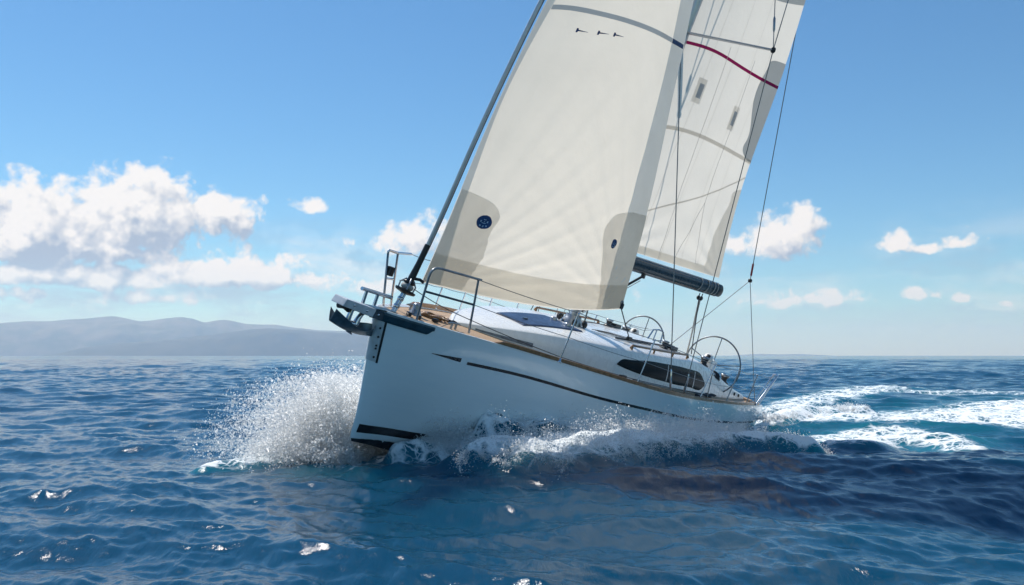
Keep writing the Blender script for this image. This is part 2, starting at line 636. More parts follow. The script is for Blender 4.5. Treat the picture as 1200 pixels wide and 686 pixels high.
# ------------------------------------------------------------------ far hills
def hill_range(name, label, pts, dist, depth, seed, col_a, col_b):
    """Terrain ridge: pts = (azimuth degrees, height in metres)."""
    az = np.array([p[0] for p in pts])
    hg = np.array([p[1] for p in pts])
    na, nd = 420, 44
    A = np.linspace(az[0], az[-1], na)
    crest = np.interp(A, az, hg)
    ker = np.hanning(7)
    crest = np.convolve(np.pad(crest, 3, mode='edge'), ker / ker.sum(), 'valid')
    S = np.linspace(-1, 1, nd)
    AA, SS = np.meshgrid(A, S, indexing='ij')
    D = dist + SS * depth
    X = D * np.sin(np.radians(AA))
    Y = D * np.cos(np.radians(AA))
    n = vnoise(X, Y, 900.0, seed, 5) - 0.5
    prof = np.cos(SS * np.pi / 2) ** 0.9
    CH = np.repeat(crest[:, None], nd, 1)
    Z = CH * prof * (1 + 0.9 * n * np.clip(np.abs(SS) * 1.4, 0.05, 1)) - 3.0
    V = np.stack([X, Y, Z], -1).reshape(-1, 3)
    me = mesh_np(name, V, grid_faces(na, nd))
    m, nt, out = newmat(name + "_scrub")
    p = nt.new('ShaderNodeBsdfPrincipled')
    P = nt.new('ShaderNodeNewGeometry').outputs['Position']
    nt.put(p.inputs['Base Color'], nt.mix(nt.ramp(nt.noise(P, 0.004, 6, 0.6), 0.35, 0.65), col_a, col_b))
    p.inputs['Roughness'].default_value = 0.9
    nt.l.new(p.outputs[0], out.inputs['Surface'])
    return link(name, me, m, kind="structure", label=label)


hill_range("far_hills", "high pale blue ridge of hills along the horizon behind the bow",
           [(-44.17, 134.8), (-40.6, 229.4), (-36.61, 334.2), (-32.93, 397.3), (-29.74, 466.7), (-28.5, 503.8), (-27.22, 516.1), (-26.35, 552.1), (-25.46, 569.1), (-24.66, 598.8), (-24.02, 614.9), (-23.29, 578.9), (-22.64, 529.0), (-21.99, 538.1), (-21.23, 574.2), (-20.28, 604.6), (-19.61, 580.3), (-18.92, 515.1), (-18.43, 543.7), (-17.79, 572.9), (-17.05, 534.3), (-16.45, 501.7), (-15.69, 496.7), (-14.83, 505.7), (-13.65, 459.7), (-12.36, 420.2), (-11.05, 408.2), (-10.15, 402.4), (-9.2, 368.3), (-8.02, 312.8), (-6.52, 257.1), (-4.9, 186.6), (-2.18, 101.5), (2.18, 30.2), (5.44, 1.6)], 15000.0, 1500.0, 31, (0.075, 0.095, 0.05), (0.16, 0.15, 0.10))
hill_range("near_hills", "lower headland of hills in front of the pale ridge",
           [(-28.07, -8.1), (-26.78, 30.9), (-25.46, 100.5), (-24.11, 141.6), (-22.27, 173.9), (-20.47, 206.8), (-18.92, 250.2), (-17.45, 294.2), (-16.15, 333.0), (-15.03, 345.4), (-13.91, 331.2), (-12.36, 306.5), (-10.78, 292.1), (-9.2, 261.1), (-7.59, 218.7), (-5.98, 154.1), (-4.36, 78.0), (-3.0, -9.3)],
           11500.0, 900.0, 47, (0.035, 0.050, 0.028), (0.07, 0.075, 0.045))
hill_range("distant_coast", "very faint low coast on the horizon right of the stern",
           [(12.88, -17.0), (14.42, 23.7), (15.44, 42.0), (16.7, 32.6), (17.7, 41.5), (18.92, 19.6), (20.85, -16.2)],
           20000.0, 900.0, 53, (0.07, 0.09, 0.05), (0.14, 0.14, 0.09))


# ------------------------------------------------------------------ haze: the air between here and the hills
def build_haze():
    bm = bmesh.new()
    bmesh.ops.create_cube(bm, size=1.0)
    for v in bm.verts:
        v.co.x *= 56000
        v.co.y = 26000 * (v.co.y + 0.5) - 2000
        v.co.z = -8.0 if v.co.z < 0 else 760.0
    me = bpy.data.meshes.new("haze")
    bm.to_mesh(me)
    bm.free()
    m, nt, out = newmat("hazy_air")
    pv = nt.new('ShaderNodeVolumePrincipled')
    pv.inputs['Color'].default_value = (0.45, 0.66, 0.95, 1)
    pv.inputs['Density'].default_value = 0.000075
    pv.inputs['Absorption Color'].default_value = (1, 1, 1, 1)
    pv.inputs['Anisotropy'].default_value = 0.2
    nt.l.new(pv.outputs[0], out.inputs['Volume'])
    link("haze", me, m, kind="stuff", label="thin sea haze paling the far hills")


build_haze()

# ================================================================== the yacht
class MB:
    """Collects shapes in boat coordinates and links them as one mesh object."""
    def __init__(self):
        self.v, self.f, self.s = [], [], []

    def add(self, V, F, smooth=True):
        n = len(self.v)
        self.v.extend([tuple(map(float, p)) for p in V])
        self.f.extend([tuple(int(i) + n for i in q) for q in F])
        self.s.extend([smooth] * len(F))
        return self

    def grid(self, G, smooth=True, flip=False):
        G = np.asarray(G, float)
        nr, nc = G.shape[:2]
        F = grid_faces(nr, nc)
        if flip:
            F = F[:, ::-1]
        return self.add(G.reshape(-1, 3), F, smooth)

    def tube(self, pts, r, n=10, caps=True, closed=False):
        pts = [Vector(p) for p in pts]
        rr = r if hasattr(r, '__len__') else [r] * len(pts)
        m = len(pts)
        V, F = [], []
        up = None
        for i, p in enumerate(pts):
            a = pts[(i - 1) % m] if (i > 0 or closed) else p
            b = pts[(i + 1) % m] if (i < m - 1 or closed) else p
            t = (b - a).normalized()
            if up is None:
                up = t.orthogonal().normalized()
            up = (up - t * up.dot(t)).normalized()
            side = t.cross(up)
            for k in range(n):
                an = 2 * math.pi * k / n
                V.append(p + (up * math.cos(an) + side * math.sin(an)) * rr[i])
        for i in range(m if closed else m - 1):
            j = (i + 1) % m
            for k in range(n):
                F.append((i * n + k, i * n + (k + 1) % n, j * n + (k + 1) % n, j * n + k))
        self.add(V, F, True)
        if caps and not closed:
            self.add(V[:n], [tuple(range(n))[::-1]], False)
            self.add(V[-n:], [tuple(range(n))], False)
        return self

    def box(self, c, size, rot=None, bev=0.0):
        bm = bmesh.new()
        bmesh.ops.create_cube(bm, size=1.0)
        for v in bm.verts:
            v.co = Vector((v.co.x * size[0], v.co.y * size[1], v.co.z * size[2]))
        if bev > 0:
            bmesh.ops.bevel(bm, geom=bm.edges[:], offset=bev, segments=2, affect='EDGES', profile=0.7)
        M = (rot.to_matrix() if rot else Matrix.Identity(3))
        bm.verts.index_update()
        V = [M @ v.co + Vector(c) for v in bm.verts]
        F = [[v.index for v in f.verts] for f in bm.faces]
        bm.free()
        return self.add(V, F, False)

    def prism(self, outline, vec, bev=0.0):
        """Closed outline (3D points in a plane) thickened along vec."""
        bm = bmesh.new()
        vs = [bm.verts.new(p) for p in outline]
        f = bm.faces.new(vs)
        ext = bmesh.ops.extrude_face_region(bm, geom=[f])
        for e in ext['geom']:
            if isinstance(e, bmesh.types.BMVert):
                e.co += Vector(vec)
        bmesh.ops.recalc_face_normals(bm, faces=bm.faces[:])
        if bev > 0:
            bmesh.ops.bevel(bm, geom=bm.edges[:], offset=bev, segments=2, affect='EDGES', profile=0.7)
        bm.verts.index_update()
        V = [v.co.copy() for v in bm.verts]
        F = [[v.index for v in q.verts] for q in bm.faces]
        bm.free()
        return self.add(V, F, False)

    def lathe(self, prof, base, axis, n=20):
        """prof = (radius, height) pairs revolved round axis from base."""
        ax = Vector(axis).normalized()
        a = ax.orthogonal().normalized()
        b = ax.cross(a)
        B = Vector(base)
        V, F = [], []
        for r, h in prof:
            for k in range(n):
                t = 2 * math.pi * k / n
                V.append(B + ax * h + (a * math.cos(t) + b * math.sin(t)) * max(r, 1e-4))
        for i in range(len(prof) - 1):
            for k in range(n):
                F.append((i * n + k, i * n + (k + 1) % n, (i + 1) * n + (k + 1) % n, (i + 1) * n + k))
        self.add(V, F, True)
        return self

    def build(self, name, mat, parent, label=None, sharp=None):
        me = bpy.data.meshes.new(name)
        me.from_pydata(self.v, [], self.f)
        me.polygons.foreach_set("use_smooth", self.s)
        me.update()
        o = bpy.data.objects.new(name, me)
        COL.objects.link(o)
        me.materials.append(mat)
        o.parent = parent
        if label:
            o["label"] = label
        if sharp:
            try:
                me.set_sharp_from_angle(angle=math.radians(sharp))
            except Exception:
                pass
        return o


# ---- materials
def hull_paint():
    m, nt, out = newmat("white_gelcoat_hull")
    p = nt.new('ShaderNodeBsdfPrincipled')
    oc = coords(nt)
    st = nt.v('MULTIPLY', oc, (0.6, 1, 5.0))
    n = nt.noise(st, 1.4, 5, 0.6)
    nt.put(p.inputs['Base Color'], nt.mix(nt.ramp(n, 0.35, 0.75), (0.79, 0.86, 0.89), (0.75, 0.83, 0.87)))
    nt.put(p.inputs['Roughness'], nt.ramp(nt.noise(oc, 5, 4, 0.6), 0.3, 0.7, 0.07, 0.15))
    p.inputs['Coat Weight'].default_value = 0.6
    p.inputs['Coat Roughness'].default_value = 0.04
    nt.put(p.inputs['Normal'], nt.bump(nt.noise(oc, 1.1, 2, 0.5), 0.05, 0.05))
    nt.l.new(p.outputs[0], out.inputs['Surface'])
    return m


def teak_mat(name, a, b, along=0, pitch=0.055, axis=1):
    """Planked teak: dark caulking lines between planks running fore and aft."""
    m, nt, out = newmat(name)
    p = nt.new('ShaderNodeBsdfPrincipled')
    oc = coords(nt)
    s = nt.new('ShaderNodeSeparateXYZ')
    nt.put(s.inputs[0], oc)
    y = nt.m('DIVIDE', s.outputs[axis], pitch)
    fr = nt.m('FRACT', y)
    ln = nt.m('LESS_THAN', nt.m('ABSOLUTE', nt.m('SUBTRACT', fr, 0.5)), 0.06)
    cell = nt.m('FLOOR', y)
    wn = nt.new('ShaderNodeTexWhiteNoise', noise_dimensions='1D')
    nt.put(wn.inputs['W'], cell)
    gr = nt.noise(nt.v('MULTIPLY', oc, (2.0, 40, 20)), 1.5, 5, 0.6)
    mixf = nt.m('ADD', nt.m('MULTIPLY', gr, 0.6), nt.m('MULTIPLY', wn.outputs['Value'], 0.4))
    c = nt.mix(mixf, a, b)
    nt.put(p.inputs['Base Color'], nt.mix(ln, c, (0.03, 0.025, 0.02)))
    p.inputs['Roughness'].default_value = 0.6
    nt.put(p.inputs['Normal'], nt.bump(gr, 0.2, 0.004))
    nt.l.new(p.outputs[0], out.inputs['Surface'])
    return m


def cloth_mat(name, col, tcol, trans=0.5, weave=220.0):
    m, nt, out = newmat(name)
    oc = nt.new('ShaderNodeTexCoord').outputs['UV']
    od = coords(nt)
    n = nt.noise(od, 1.3, 5, 0.6)
    # warp and fill threads as a faint darkening of the cloth
    w = nt.new('ShaderNodeTexWave', wave_type='BANDS', bands_direction='X')
    nt.put(w.inputs['Vector'], oc)
    w.inputs['Scale'].default_value = 18.0
    w.inputs['Distortion'].default_value = 0.6
    w.inputs['Detail'].default_value = 2.0
    f = nt.m('ADD', nt.m('MULTIPLY', n, 0.7), nt.m('MULTIPLY', w.outputs['Fac'], 0.16))
    k = nt.ramp(f, 0.25, 0.70, 1.0, 0.55)
    bmp = nt.bump(nt.noise(od, 4.0, 6, 0.62), 0.22, 0.03)
    d = nt.new('ShaderNodeBsdfDiffuse')
    nt.put(d.inputs[0], nt.mix(k, tuple(c * 0.85 for c in col), col))
    nt.put(d.inputs['Normal'], bmp)
    t = nt.new('ShaderNodeBsdfTranslucent')
    nt.put(t.inputs[0], nt.mix(k, tuple(c * 0.85 for c in tcol), tcol))
    nt.put(t.inputs['Normal'], bmp)
    g = nt.new('ShaderNodeBsdfGlossy')
    g.inputs['Roughness'].default_value = 0.45
    mx = nt.new('ShaderNodeMixShader')
    mx.inputs[0].default_value = trans
    nt.l.new(d.outputs[0], mx.inputs[1])
    nt.l.new(t.outputs[0], mx.inputs[2])
    m2 = nt.new('ShaderNodeMixShader')
    m2.inputs[0].default_value = 0.03
    nt.l.new(mx.outputs[0], m2.inputs[1])
    nt.l.new(g.outputs[0], m2.inputs[2])
    nt.l.new(m2.outputs[0], out.inputs['Surface'])
    return m


M = {
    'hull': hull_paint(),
    'gel': simple("white_gelcoat_deck", (0.80, 0.80, 0.78), 0.28, 0, 0.03, 3, 0.3),
    'black': simple("black_plastic", (0.018, 0.019, 0.021), 0.4, 0, 0.1, 9),
    'stripe': simple("dark_stripe_paint", (0.020, 0.018, 0.020), 0.22, 0, 0.1, 5, 0.3),
    'antifoul': simple("dark_antifouling", (0.018, 0.030, 0.042), 0.6, 0, 0.25, 7),
    'teak': teak_mat("teak_deck_planks", (0.52, 0.36, 0.22), (0.42, 0.28, 0.165)),
    'teakrail': simple("varnished_teak", (0.30, 0.165, 0.075), 0.4, 0, 0.25, 12, 0.2),
    'steel': simple("polished_stainless", (0.62, 0.63, 0.65), 0.16, 1.0, 0.05, 8),
    'dsteel': simple("dull_steel", (0.33, 0.36, 0.39), 0.35, 0.9, 0.15, 10),
    'alu': simple("grey_anodised_aluminium", (0.52, 0.54, 0.56), 0.36, 0.7, 0.06, 5),
    'wire': simple("rigging_wire", (0.22, 0.24, 0.26), 0.4, 0.7, 0.2, 30),
    'rope': simple("pale_rope", (0.50, 0.49, 0.46), 0.8, 0, 0.25, 60),
    'drope': simple("dark_rope", (0.05, 0.055, 0.07), 0.8, 0, 0.3, 60),
    'glass': simple("dark_tinted_window", (0.010, 0.017, 0.022), 0.22, 0, 0.1, 4, 0.0, ior=1.10),
    'blueglass': simple("blue_smoked_acrylic_hatch", (0.045, 0.075, 0.15), 0.38, 0, 0.2, 4, 0.0, ior=1.3),
    'boom': simple("charcoal_boom_paint", (0.035, 0.055, 0.075), 0.3, 0.3, 0.1, 5, 0.3),
    'bracket': simple("slate_blue_painted_bracket", (0.035, 0.080, 0.110), 0.35, 0.3, 0.2, 8),
    'fluke': simple("galvanised_anchor_steel", (0.16, 0.22, 0.26), 0.45, 0.7, 0.25, 9),
    'greystrip': simple("grey_deck_marking", (0.22, 0.25, 0.28), 0.6, 0, 0.35, 9),
    'sail': cloth_mat("genoa_cloth", (0.82, 0.80, 0.74), (0.87, 0.79, 0.66), 0.57),
    'main': cloth_mat("mainsail_cloth", (0.80, 0.78, 0.72), (0.84, 0.78, 0.68), 0.54),
    'patch': cloth_mat("reinforcement_cloth", (0.70, 0.70, 0.69), (0.84, 0.83, 0.80), 0.80),
    'uv': cloth_mat("sacrificial_strip_and_luff_shade_cloth", (0.56, 0.65, 0.72), (0.80, 0.85, 0.88), 0.60),  # edge strips, and the shade painted up the genoa luff
    'uvdark': cloth_mat("grey_leech_cloth", (0.42, 0.46, 0.49), (0.55, 0.59, 0.62), 0.62),
    'seam': cloth_mat("sail_seam_cloth", (0.80, 0.78, 0.73), (0.97, 0.94, 0.89), 0.88),
    'footc': cloth_mat("grey_foot_panel_cloth", (0.72, 0.71, 0.67), (0.90, 0.87, 0.81), 0.80),
    'greytape': cloth_mat("blue_grey_sail_tape", (0.38, 0.45, 0.54), (0.50, 0.57, 0.64), 0.6),
    'ltape': cloth_mat("pale_grey_sail_tape", (0.60, 0.59, 0.56), (0.78, 0.75, 0.70), 0.72),
    'navy': simple("navy_ink", (0.022, 0.075, 0.22), 0.7, 0, 0.15, 20),
    'pblue': simple("pale_blue_ink", (0.42, 0.56, 0.72), 0.7, 0, 0.1, 20),
    'magenta': cloth_mat("magenta_sail_tape", (0.36, 0.015, 0.12), (0.42, 0.01, 0.13), 0.5),
    'red': simple("red_whipping", (0.25, 0.03, 0.03), 0.7, 0, 0.1, 9),
    'paleplate': simple("pale_grey_painted_metal", (0.60, 0.64, 0.67), 0.4, 0.15, 0.12, 8),
    'winchw': simple("white_pod_plastic", (0.74, 0.74, 0.72), 0.3, 0, 0.05, 9),
}

yacht = bpy.data.objects.new("sailing_yacht", None)
COL.objects.link(yacht)
yacht.location = BOAT_LOC
yacht.rotation_euler = BROT
yacht.empty_display_size = 1.0
yacht["label"] = "white sailing yacht heeling hard under two cream sails as it punches through the sea"
yacht["category"] = "sailboat"

#SURF
# ---- hull lines (x forward from amidships, y to port, z up)
sheer_y = spline([-6.0, -4.5, -3.2, -2, -.8, .4, 1.5, 2.6, 3.5, 4.4, 5.2, 5.8, 6.1, 6.2], [1.55, 1.70, 1.79, 1.85, 1.87, 1.83, 1.72, 1.53, 1.29, .97, .64, .34, .14, .03])
sheer_z = spline([-6.0, -4.5, -2.85, -1.3, .4, 1.5, 2.5, 3.5, 4.5, 5.4, 6.2], [1.20, 1.20, 1.21, 1.235, 1.28, 1.335, 1.39, 1.43, 1.46, 1.475, 1.485])
keel_z = spline([-6.0, -4.5, -3, 0, 3, 4.96, 5.36, 5.7, 6.2], [-.10, -.30, -.50, -.75, -.72, -.62, -.57, -.46, -.36])
stem_x = spline([-.8, -.56, -.46, -.36, -.15, .69, 1.485], [4.6, 5.36, 5.69, 5.84, 5.90, 6.05, 6.20])


def hull_section(xn, n=41):
    yS, zS, zK = float(sheer_y(xn)), float(sheer_z(xn)), float(keel_z(xn))
    D = zS - zK
    bow = smooth01((xn - 1.5) / 4.5)
    aft = smooth01((-xn - 2.0) / 4.0)
    P0 = np.array([yS, zS])
    P1 = np.array([yS * (1.0 * (1 - bow) + 0.80 * bow) * (1 - 0.015 * aft), zS - D * (0.80 * (1 - bow) + 0.55 * bow)])
    P2 = np.array([yS * (0.86 * (1 - bow) + 0.42 * bow), zK + D * (0.00 * (1 - bow) + 0.16 * bow)])
    P3 = np.array([0, zK])
    t = np.linspace(0, 1, n)[:, None]
    B = P0 * (1 - t) ** 3 + 3 * P1 * t * (1 - t) ** 2 + 3 * P2 * t * t * (1 - t) + P3 * t ** 3
    x = -6 + (xn + 6) / 12.2 * (stem_x(B[:, 1]) + 6)
    return np.stack([x, B[:, 0], B[:, 1]], 1)


def hull_at(xn, z, off=0.0, side=1):
    """Point on the hull side at station xn and height z, pushed out by off."""
    S = hull_section(xn, 81)
    o = np.argsort(S[:, 2])
    y = np.interp(z, S[o, 2], S[o, 1])
    x = np.interp(z, S[o, 2], S[o, 0])
    S2 = hull_section(xn - 0.05, 81)
    o2 = np.argsort(S2[:, 2])
    y2 = np.interp(z, S2[o2, 2], S2[o2, 1])
    x2 = np.interp(z, S2[o2, 2], S2[o2, 0])
    dz = 0.02
    y3 = np.interp(z + dz, S[o, 2], S[o, 1])
    x3 = np.interp(z + dz, S[o, 2], S[o, 0])
    nr = np.cross(np.array([x - x2, y - y2, 0]), np.array([x3 - x, y3 - y, dz]))
    nr = nr / (np.linalg.norm(nr) + 1e-9)
    if nr[1] < 0:
        nr = -nr
    p = np.array([x, y, z]) + nr * off
    return np.array([p[0], p[1] * side, p[2]])


# ---- sails and spars
def mast_x(z):
    return 1.2 - 0.0627 * (z - 1.82)


stay_x = spline([1.45, 1.88, 2.44, 3.83, 5.0, 6.2, 8.5, 12, 16.2], [5.875, 5.765, 5.65, 5.46, 5.28, 5.05, 4.45, 2.85, 0.42])
luff_x = spline([1.97, 2.85, 3.85, 5.0, 6.2, 8.5, 12, 15.8], [5.52, 5.41, 5.32, 5.17, 4.94, 4.28, 2.70, 0.55])
gl_x = spline([2.44, 2.84, 3.38, 4.95, 6.24, 7.05, 7.72, 10, 13, 15.8], [1.44, 1.47, 1.455, 1.465, 1.45, 1.46, 1.54, 1.55, 1.12, 0.45])
gl_y = spline([2.44, 2.84, 3.38, 4.95, 6.24, 7.05, 7.72, 10, 13, 15.8], [.95, .93, .88, .70, .50, .39, .33, .27, .15, .03])


def genoa(u, v):
    """Genoa surface: u 0 luff to 1 leech, v 0 foot to 1 head."""
    u = np.asarray(u, float)
    v = np.asarray(v, float)
    zl = 1.97 + 13.83 * v
    zc = 2.44 + 13.36 * v
    L = np.stack([luff_x(zl), 0 * zl, zl], -1)
    C = np.stack([gl_x(zc), gl_y(zc), zc], -1)
    ch = C - L
    c = np.hypot(ch[..., 0], ch[..., 1])
    nx, ny = ch[..., 1] / (c + 1e-6), -ch[..., 0] / (c + 1e-6)
    bel = c * (0.085 + 0.02 * np.sin(np.pi * np.clip(v * 1.6, 0, 1))) * 4 * u * (1 - u) * (1.22 - 0.44 * u)
    P = L + ch * u[..., None]
    P[..., 0] += nx * bel
    P[..., 1] += ny * bel
    P[..., 2] -= 0.06 * 4 * u * (1 - u) * np.exp(-v / 0.03) * (0.8 + 0.4 * u)
    # creases fanning out of the tack and the clew
    for (cu, cv, ph, amp) in ((0.0, 0.0, 0.3, 0.010), (1.0, 0.0, 1.1, 0.009)):
        du = np.abs(u - cu) * 3.8
        dv = (v - cv) * 13.5 + 0.02
        ang = np.arctan2(dv, du + 1e-3)
        rad = np.hypot(du, dv)
        w = np.exp(-rad / 2.2) * (1 - np.exp(-(rad / 0.35) ** 2))
        P[..., 1] += amp * w * (np.sin(ang * 37 + ph) + 0.6 * np.sin(ang * 71 + 2 * ph)) * np.sin(np.pi * np.clip(u, 0, 1)) ** 0.3
    return P


ml_x = spline([3.62, 5.33, 7.5, 9.15, 12, 15, 17.0], [-2.56, -2.10, -1.86, -1.62, -1.15, -.45, .12])
ml_y = spline([3.62, 5.33, 7.5, 9.15, 12, 15, 17.0], [.80, .80, .88, .90, .75, .40, .08])


def mainsail(u, v):
    u = np.asarray(u, float)
    v = np.asarray(v, float)
    zl = 3.42 + 13.58 * v
    zc = 3.60 + 13.40 * v
    L = np.stack([mast_x(zl) - 0.13, 0 * zl, zl], -1)
    C = np.stack([ml_x(zc), ml_y(zc), zc], -1)
    ch = C - L
    c = np.hypot(ch[..., 0], ch[..., 1])
    nx, ny = ch[..., 1] / (c + 1e-6), -ch[..., 0] / (c + 1e-6)
    bel = c * (0.05 + 0.035 * np.clip(v * 5, 0, 1)) * 4 * u * (1 - u) * (1.25 - 0.5 * u)
    P = L + ch * u[..., None]
    P[..., 0] += nx * bel
    P[..., 1] += ny * bel
    for (cu, cv, ph, amp) in ((0.0, 0.0, 0.9, 0.018), (1.0, 0.0, 0.2, 0.022)):
        du = np.abs(u - cu) * 3.4
        dv = (v - cv) * 13.5 + 0.02
        ang = np.arctan2(dv, du + 1e-3)
        rad = np.hypot(du, dv)
        w = np.exp(-rad / 1.2) * (1 - np.exp(-(rad / 0.3) ** 2))
        P[..., 1] += amp * w * np.sin(ang * 19 + ph) * np.sin(np.pi * np.clip(u, 0, 1)) ** 0.3
    return P
#ENDSURF


# ------------------------------------------------------------------ hull
def build_hull():
    xs = np.concatenate([np.linspace(-6, 4.5, 64), np.linspace(4.6, 6.0, 22), [6.07, 6.12, 6.16, 6.185, 6.2]])
    secs = np.array([hull_section(x) for x in xs])
    secs[-1, :, 1] = 0.0
    # full girth: port sheer -> keel -> starboard sheer
    star = secs[:, ::-1][:, 1:].copy()
    star[..., 1] *= -1
    G = np.concatenate([secs, star], 1)
    b = MB().grid(G, True)
    # transom, ruled between the two sides
    S = secs[0]
    k = np.linspace(-1, 1, 9)
    T = np.stack([np.repeat(S[:, None, 0], 9, 1) - 0.05 * (1 - k[None, :] ** 2) * np.clip((S[:, None, 1]) / 1.5, 0, 1), S[:, None, 1] * k[None, :], np.repeat(S[:, None, 2], 9, 1)], -1)
    b.grid(T, True)
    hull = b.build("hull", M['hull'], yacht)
    return hull


hull = build_hull()


def hull_strip(name, mat, xa, xb, ztop, zbot, n=60, off=0.004, label=None, sides=(1,)):
    b = MB()
    for sd_ in sides:
        rows = []
        for x in np.linspace(xa, xb, n):
            zt, zb = ztop(x), zbot(x)
            rows.append([hull_at(x, zb + (zt - zb) * j / 4, off, sd_) for j in range(5)])
        b.grid(np.array(rows), True, flip=(sd_ < 0))
    return b.build(name, mat, hull, label)


cove_z = spline([-5.9, -4.7, -2.65, -.75, 1.1, 2.67, 4.0, 4.95], [.82, .82, .85, .90, .985, 1.05, 1.115, 1.10])
hull_strip("cove_stripe", M['stripe'], 4.93, -5.75, lambda x: float(cove_z(x)) + 0.022, lambda x: float(cove_z(x)) - 0.022, 80, 0.004, "thin dark line along the upper hull", (1, -1))
hull_strip("arrow_mark", M['stripe'], 5.46, 5.03, lambda x: 1.118 + 0.035 * (5.46 - x) / 0.43, lambda x: 1.112 - 0.020 * (5.46 - x) / 0.43, 12, 0.004, "small dark pointed mark ahead of the hull line")
hull_strip("boot_stripe", M['stripe'], 6.12, -5.9, lambda x: -0.10 - 0.02 * smooth01((6 - x) / 6), lambda x: -0.225 - 0.01 * smooth01((6 - x) / 6), 90, 0.004, "wide black stripe near the waterline", (1, -1))
hull_strip("antifouling", M['antifoul'], 6.17, -5.9, lambda x: -0.315 + 0.10 * smooth01((5 - x) / 6) * 0, lambda x: float(keel_z(x)) + 0.005, 90, 0.003, "dark antifouling paint on the bottom", (1, -1)) if False else None


def build_antifoul():
    b = MB()
    for sd_ in (1, -1):
        rows = []
        for x in np.concatenate([np.linspace(6.19, 5.5, 14), np.linspace(5.4, -5.9, 70)]):
            S = hull_section(x, 161)
            S = S[S[:, 2] <= -0.315] if S[:, 2].min() < -0.33 else S[-12:]
            if len(S) < 3:
                S = hull_section(x, 161)[-8:]
            idx = np.linspace(0, len(S) - 1, 10)
            P = np.stack([np.interp(idx, np.arange(len(S)), S[:, j]) for j in range(3)], 1)
            P[:, 2] -= 0.0035
            P[:, 1] = P[:, 1] + 0.0035
            P[:, 1] *= sd_
            rows.append(P)
        b.grid(np.array(rows), True, flip=(sd_ < 0))
    b.build("antifouling", M['antifoul'], hull, "dark antifouling paint on the bottom")


build_antifoul()


# ------------------------------------------------------------------ deck, with teak laid fore and aft
def deck_z(x, y):
    yS = max(0.05, float(sheer_y(x)))
    return float(sheer_z(x)) - 0.012 + 0.05 * (1 - (y / yS) ** 2) * min(1, yS)


def build_deck():
    b = MB()
    rows = []
    for x in np.linspace(-5.98, 6.15, 90):
        yS = max(0.012, float(sheer_y(x)) - 0.012)
        rows.append([(x, yS * k, deck_z(x, yS * k)) for k in np.linspace(-1, 1, 25)])
    b.grid(np.array(rows), True, flip=True)
    d = b.build("deck", M['teak'], yacht)
    # white margin of gelcoat outside the planking
    b = MB()
    for sd_ in (1, -1):
        rows = []
        for x in np.linspace(-5.97, 6.12, 100):
            yS = max(0.03, float(sheer_y(x)))
            w = min(0.11, yS * 0.6)
            rows.append([(x, sd_ * (yS - 0.010), float(sheer_z(x)) - 0.006), (x, sd_ * (yS - 0.012), float(sheer_z(x)) + 0.020), (x, sd_ * (yS - 0.045), float(sheer_z(x)) + 0.022),
                         (x, sd_ * (yS - w), deck_z(x, yS - w) + 0.005)])
        b.grid(np.array(rows), False, flip=(sd_ > 0))
    b.build("gunwale", M['gel'], d, "white moulded edge of the deck")
    # toe rail: a real upstanding teak batten, each side
    for sd_ in (1, -1):
        b = MB()
        rows = []
        for x in np.linspace(4.62, -5.7, 100):
            yS = float(sheer_y(x)) - 0.05
            z0 = float(sheer_z(x)) + 0.012
            e = 0.062 * smooth01((4.62 - x) / 0.2) + 0.003
            rows.append([(x, sd_ * (yS + 0.018), z0), (x, sd_ * (yS + 0.014), z0 + e), (x, sd_ * (yS - 0.018), z0 + e), (x, sd_ * (yS - 0.022), z0 - 0.01)])
        b.grid(np.array(rows), False, flip=(sd_ > 0))
        b.build("toe_rail", M['teakrail'], d)
    return d


deck = build_deck()


# ------------------------------------------------------------------ coachroof and cockpit coamings
cab_y = spline([-5.6, -4.2, -2.6, -1.2, 0, 1, 2, 3, 3.7, 4.2, 4.5], [1.18, 1.27, 1.32, 1.35, 1.34, 1.27, 1.10, .84, .58, .34, .06])
cab_e = spline([-5.6, -4.2, -3.4, -2.6, -1.2, 0, 1, 2, 3, 3.7, 4.2, 4.5], [.07, .28, .45, .56, .55, .50, .44, .36, .26, .17, .09, .02])   # height of the side above the deck
cab_c = spline([-2.7, -1.2, 0, 1, 2, 3, 3.7, 4.2, 4.5], [.11, .12, .12, .12, .11, .085, .055, .03, .01])               # crown above the side


def cab_side(x, t, side=1):
    """Point on the cabin side: t 0 at the deck, 1 at the roof edge."""
    yb, e = float(cab_y(x)), float(cab_e(x))
    lean = 0.34 * e
    z0 = deck_z(x, yb) + 0.004
    t2 = t
    y = yb - lean * (0.55 * t2 + 0.45 * t2 ** 2.4)
    return (x, side * y, z0 + e * (t2 * (1.12 - 0.12 * t2)))


def build_cabin():
    xs = np.concatenate([np.linspace(4.5, 3.2, 22), np.linspace(3.1, -2.6, 60)])
    rows = []
    for x in xs:
        port = [cab_side(x, t) for t in np.linspace(0, 1, 9)]
        e = port[-1]
        cr = float(cab_c(x))
        top = [(x, e[1] * math.cos(a), e[2] + cr * math.sin(a)) for a in np.linspace(0.10, math.pi - 0.10, 21)]
        star = [(p[0], -p[1], p[2]) for p in port[::-1]]
        rows.append(port + top + star)
    b = MB()
    G = np.array(rows)
    b.grid(G, True)
    # aft bulkhead
    last = G[-1]
    n = len(last)
    h = n // 2
    A = np.stack([last[:h], last[::-1][:h]], 1)
    b.grid(A, False)
    cab = b.build("coachroof", M['gel'], yacht)
    return cab


cab = build_cabin()


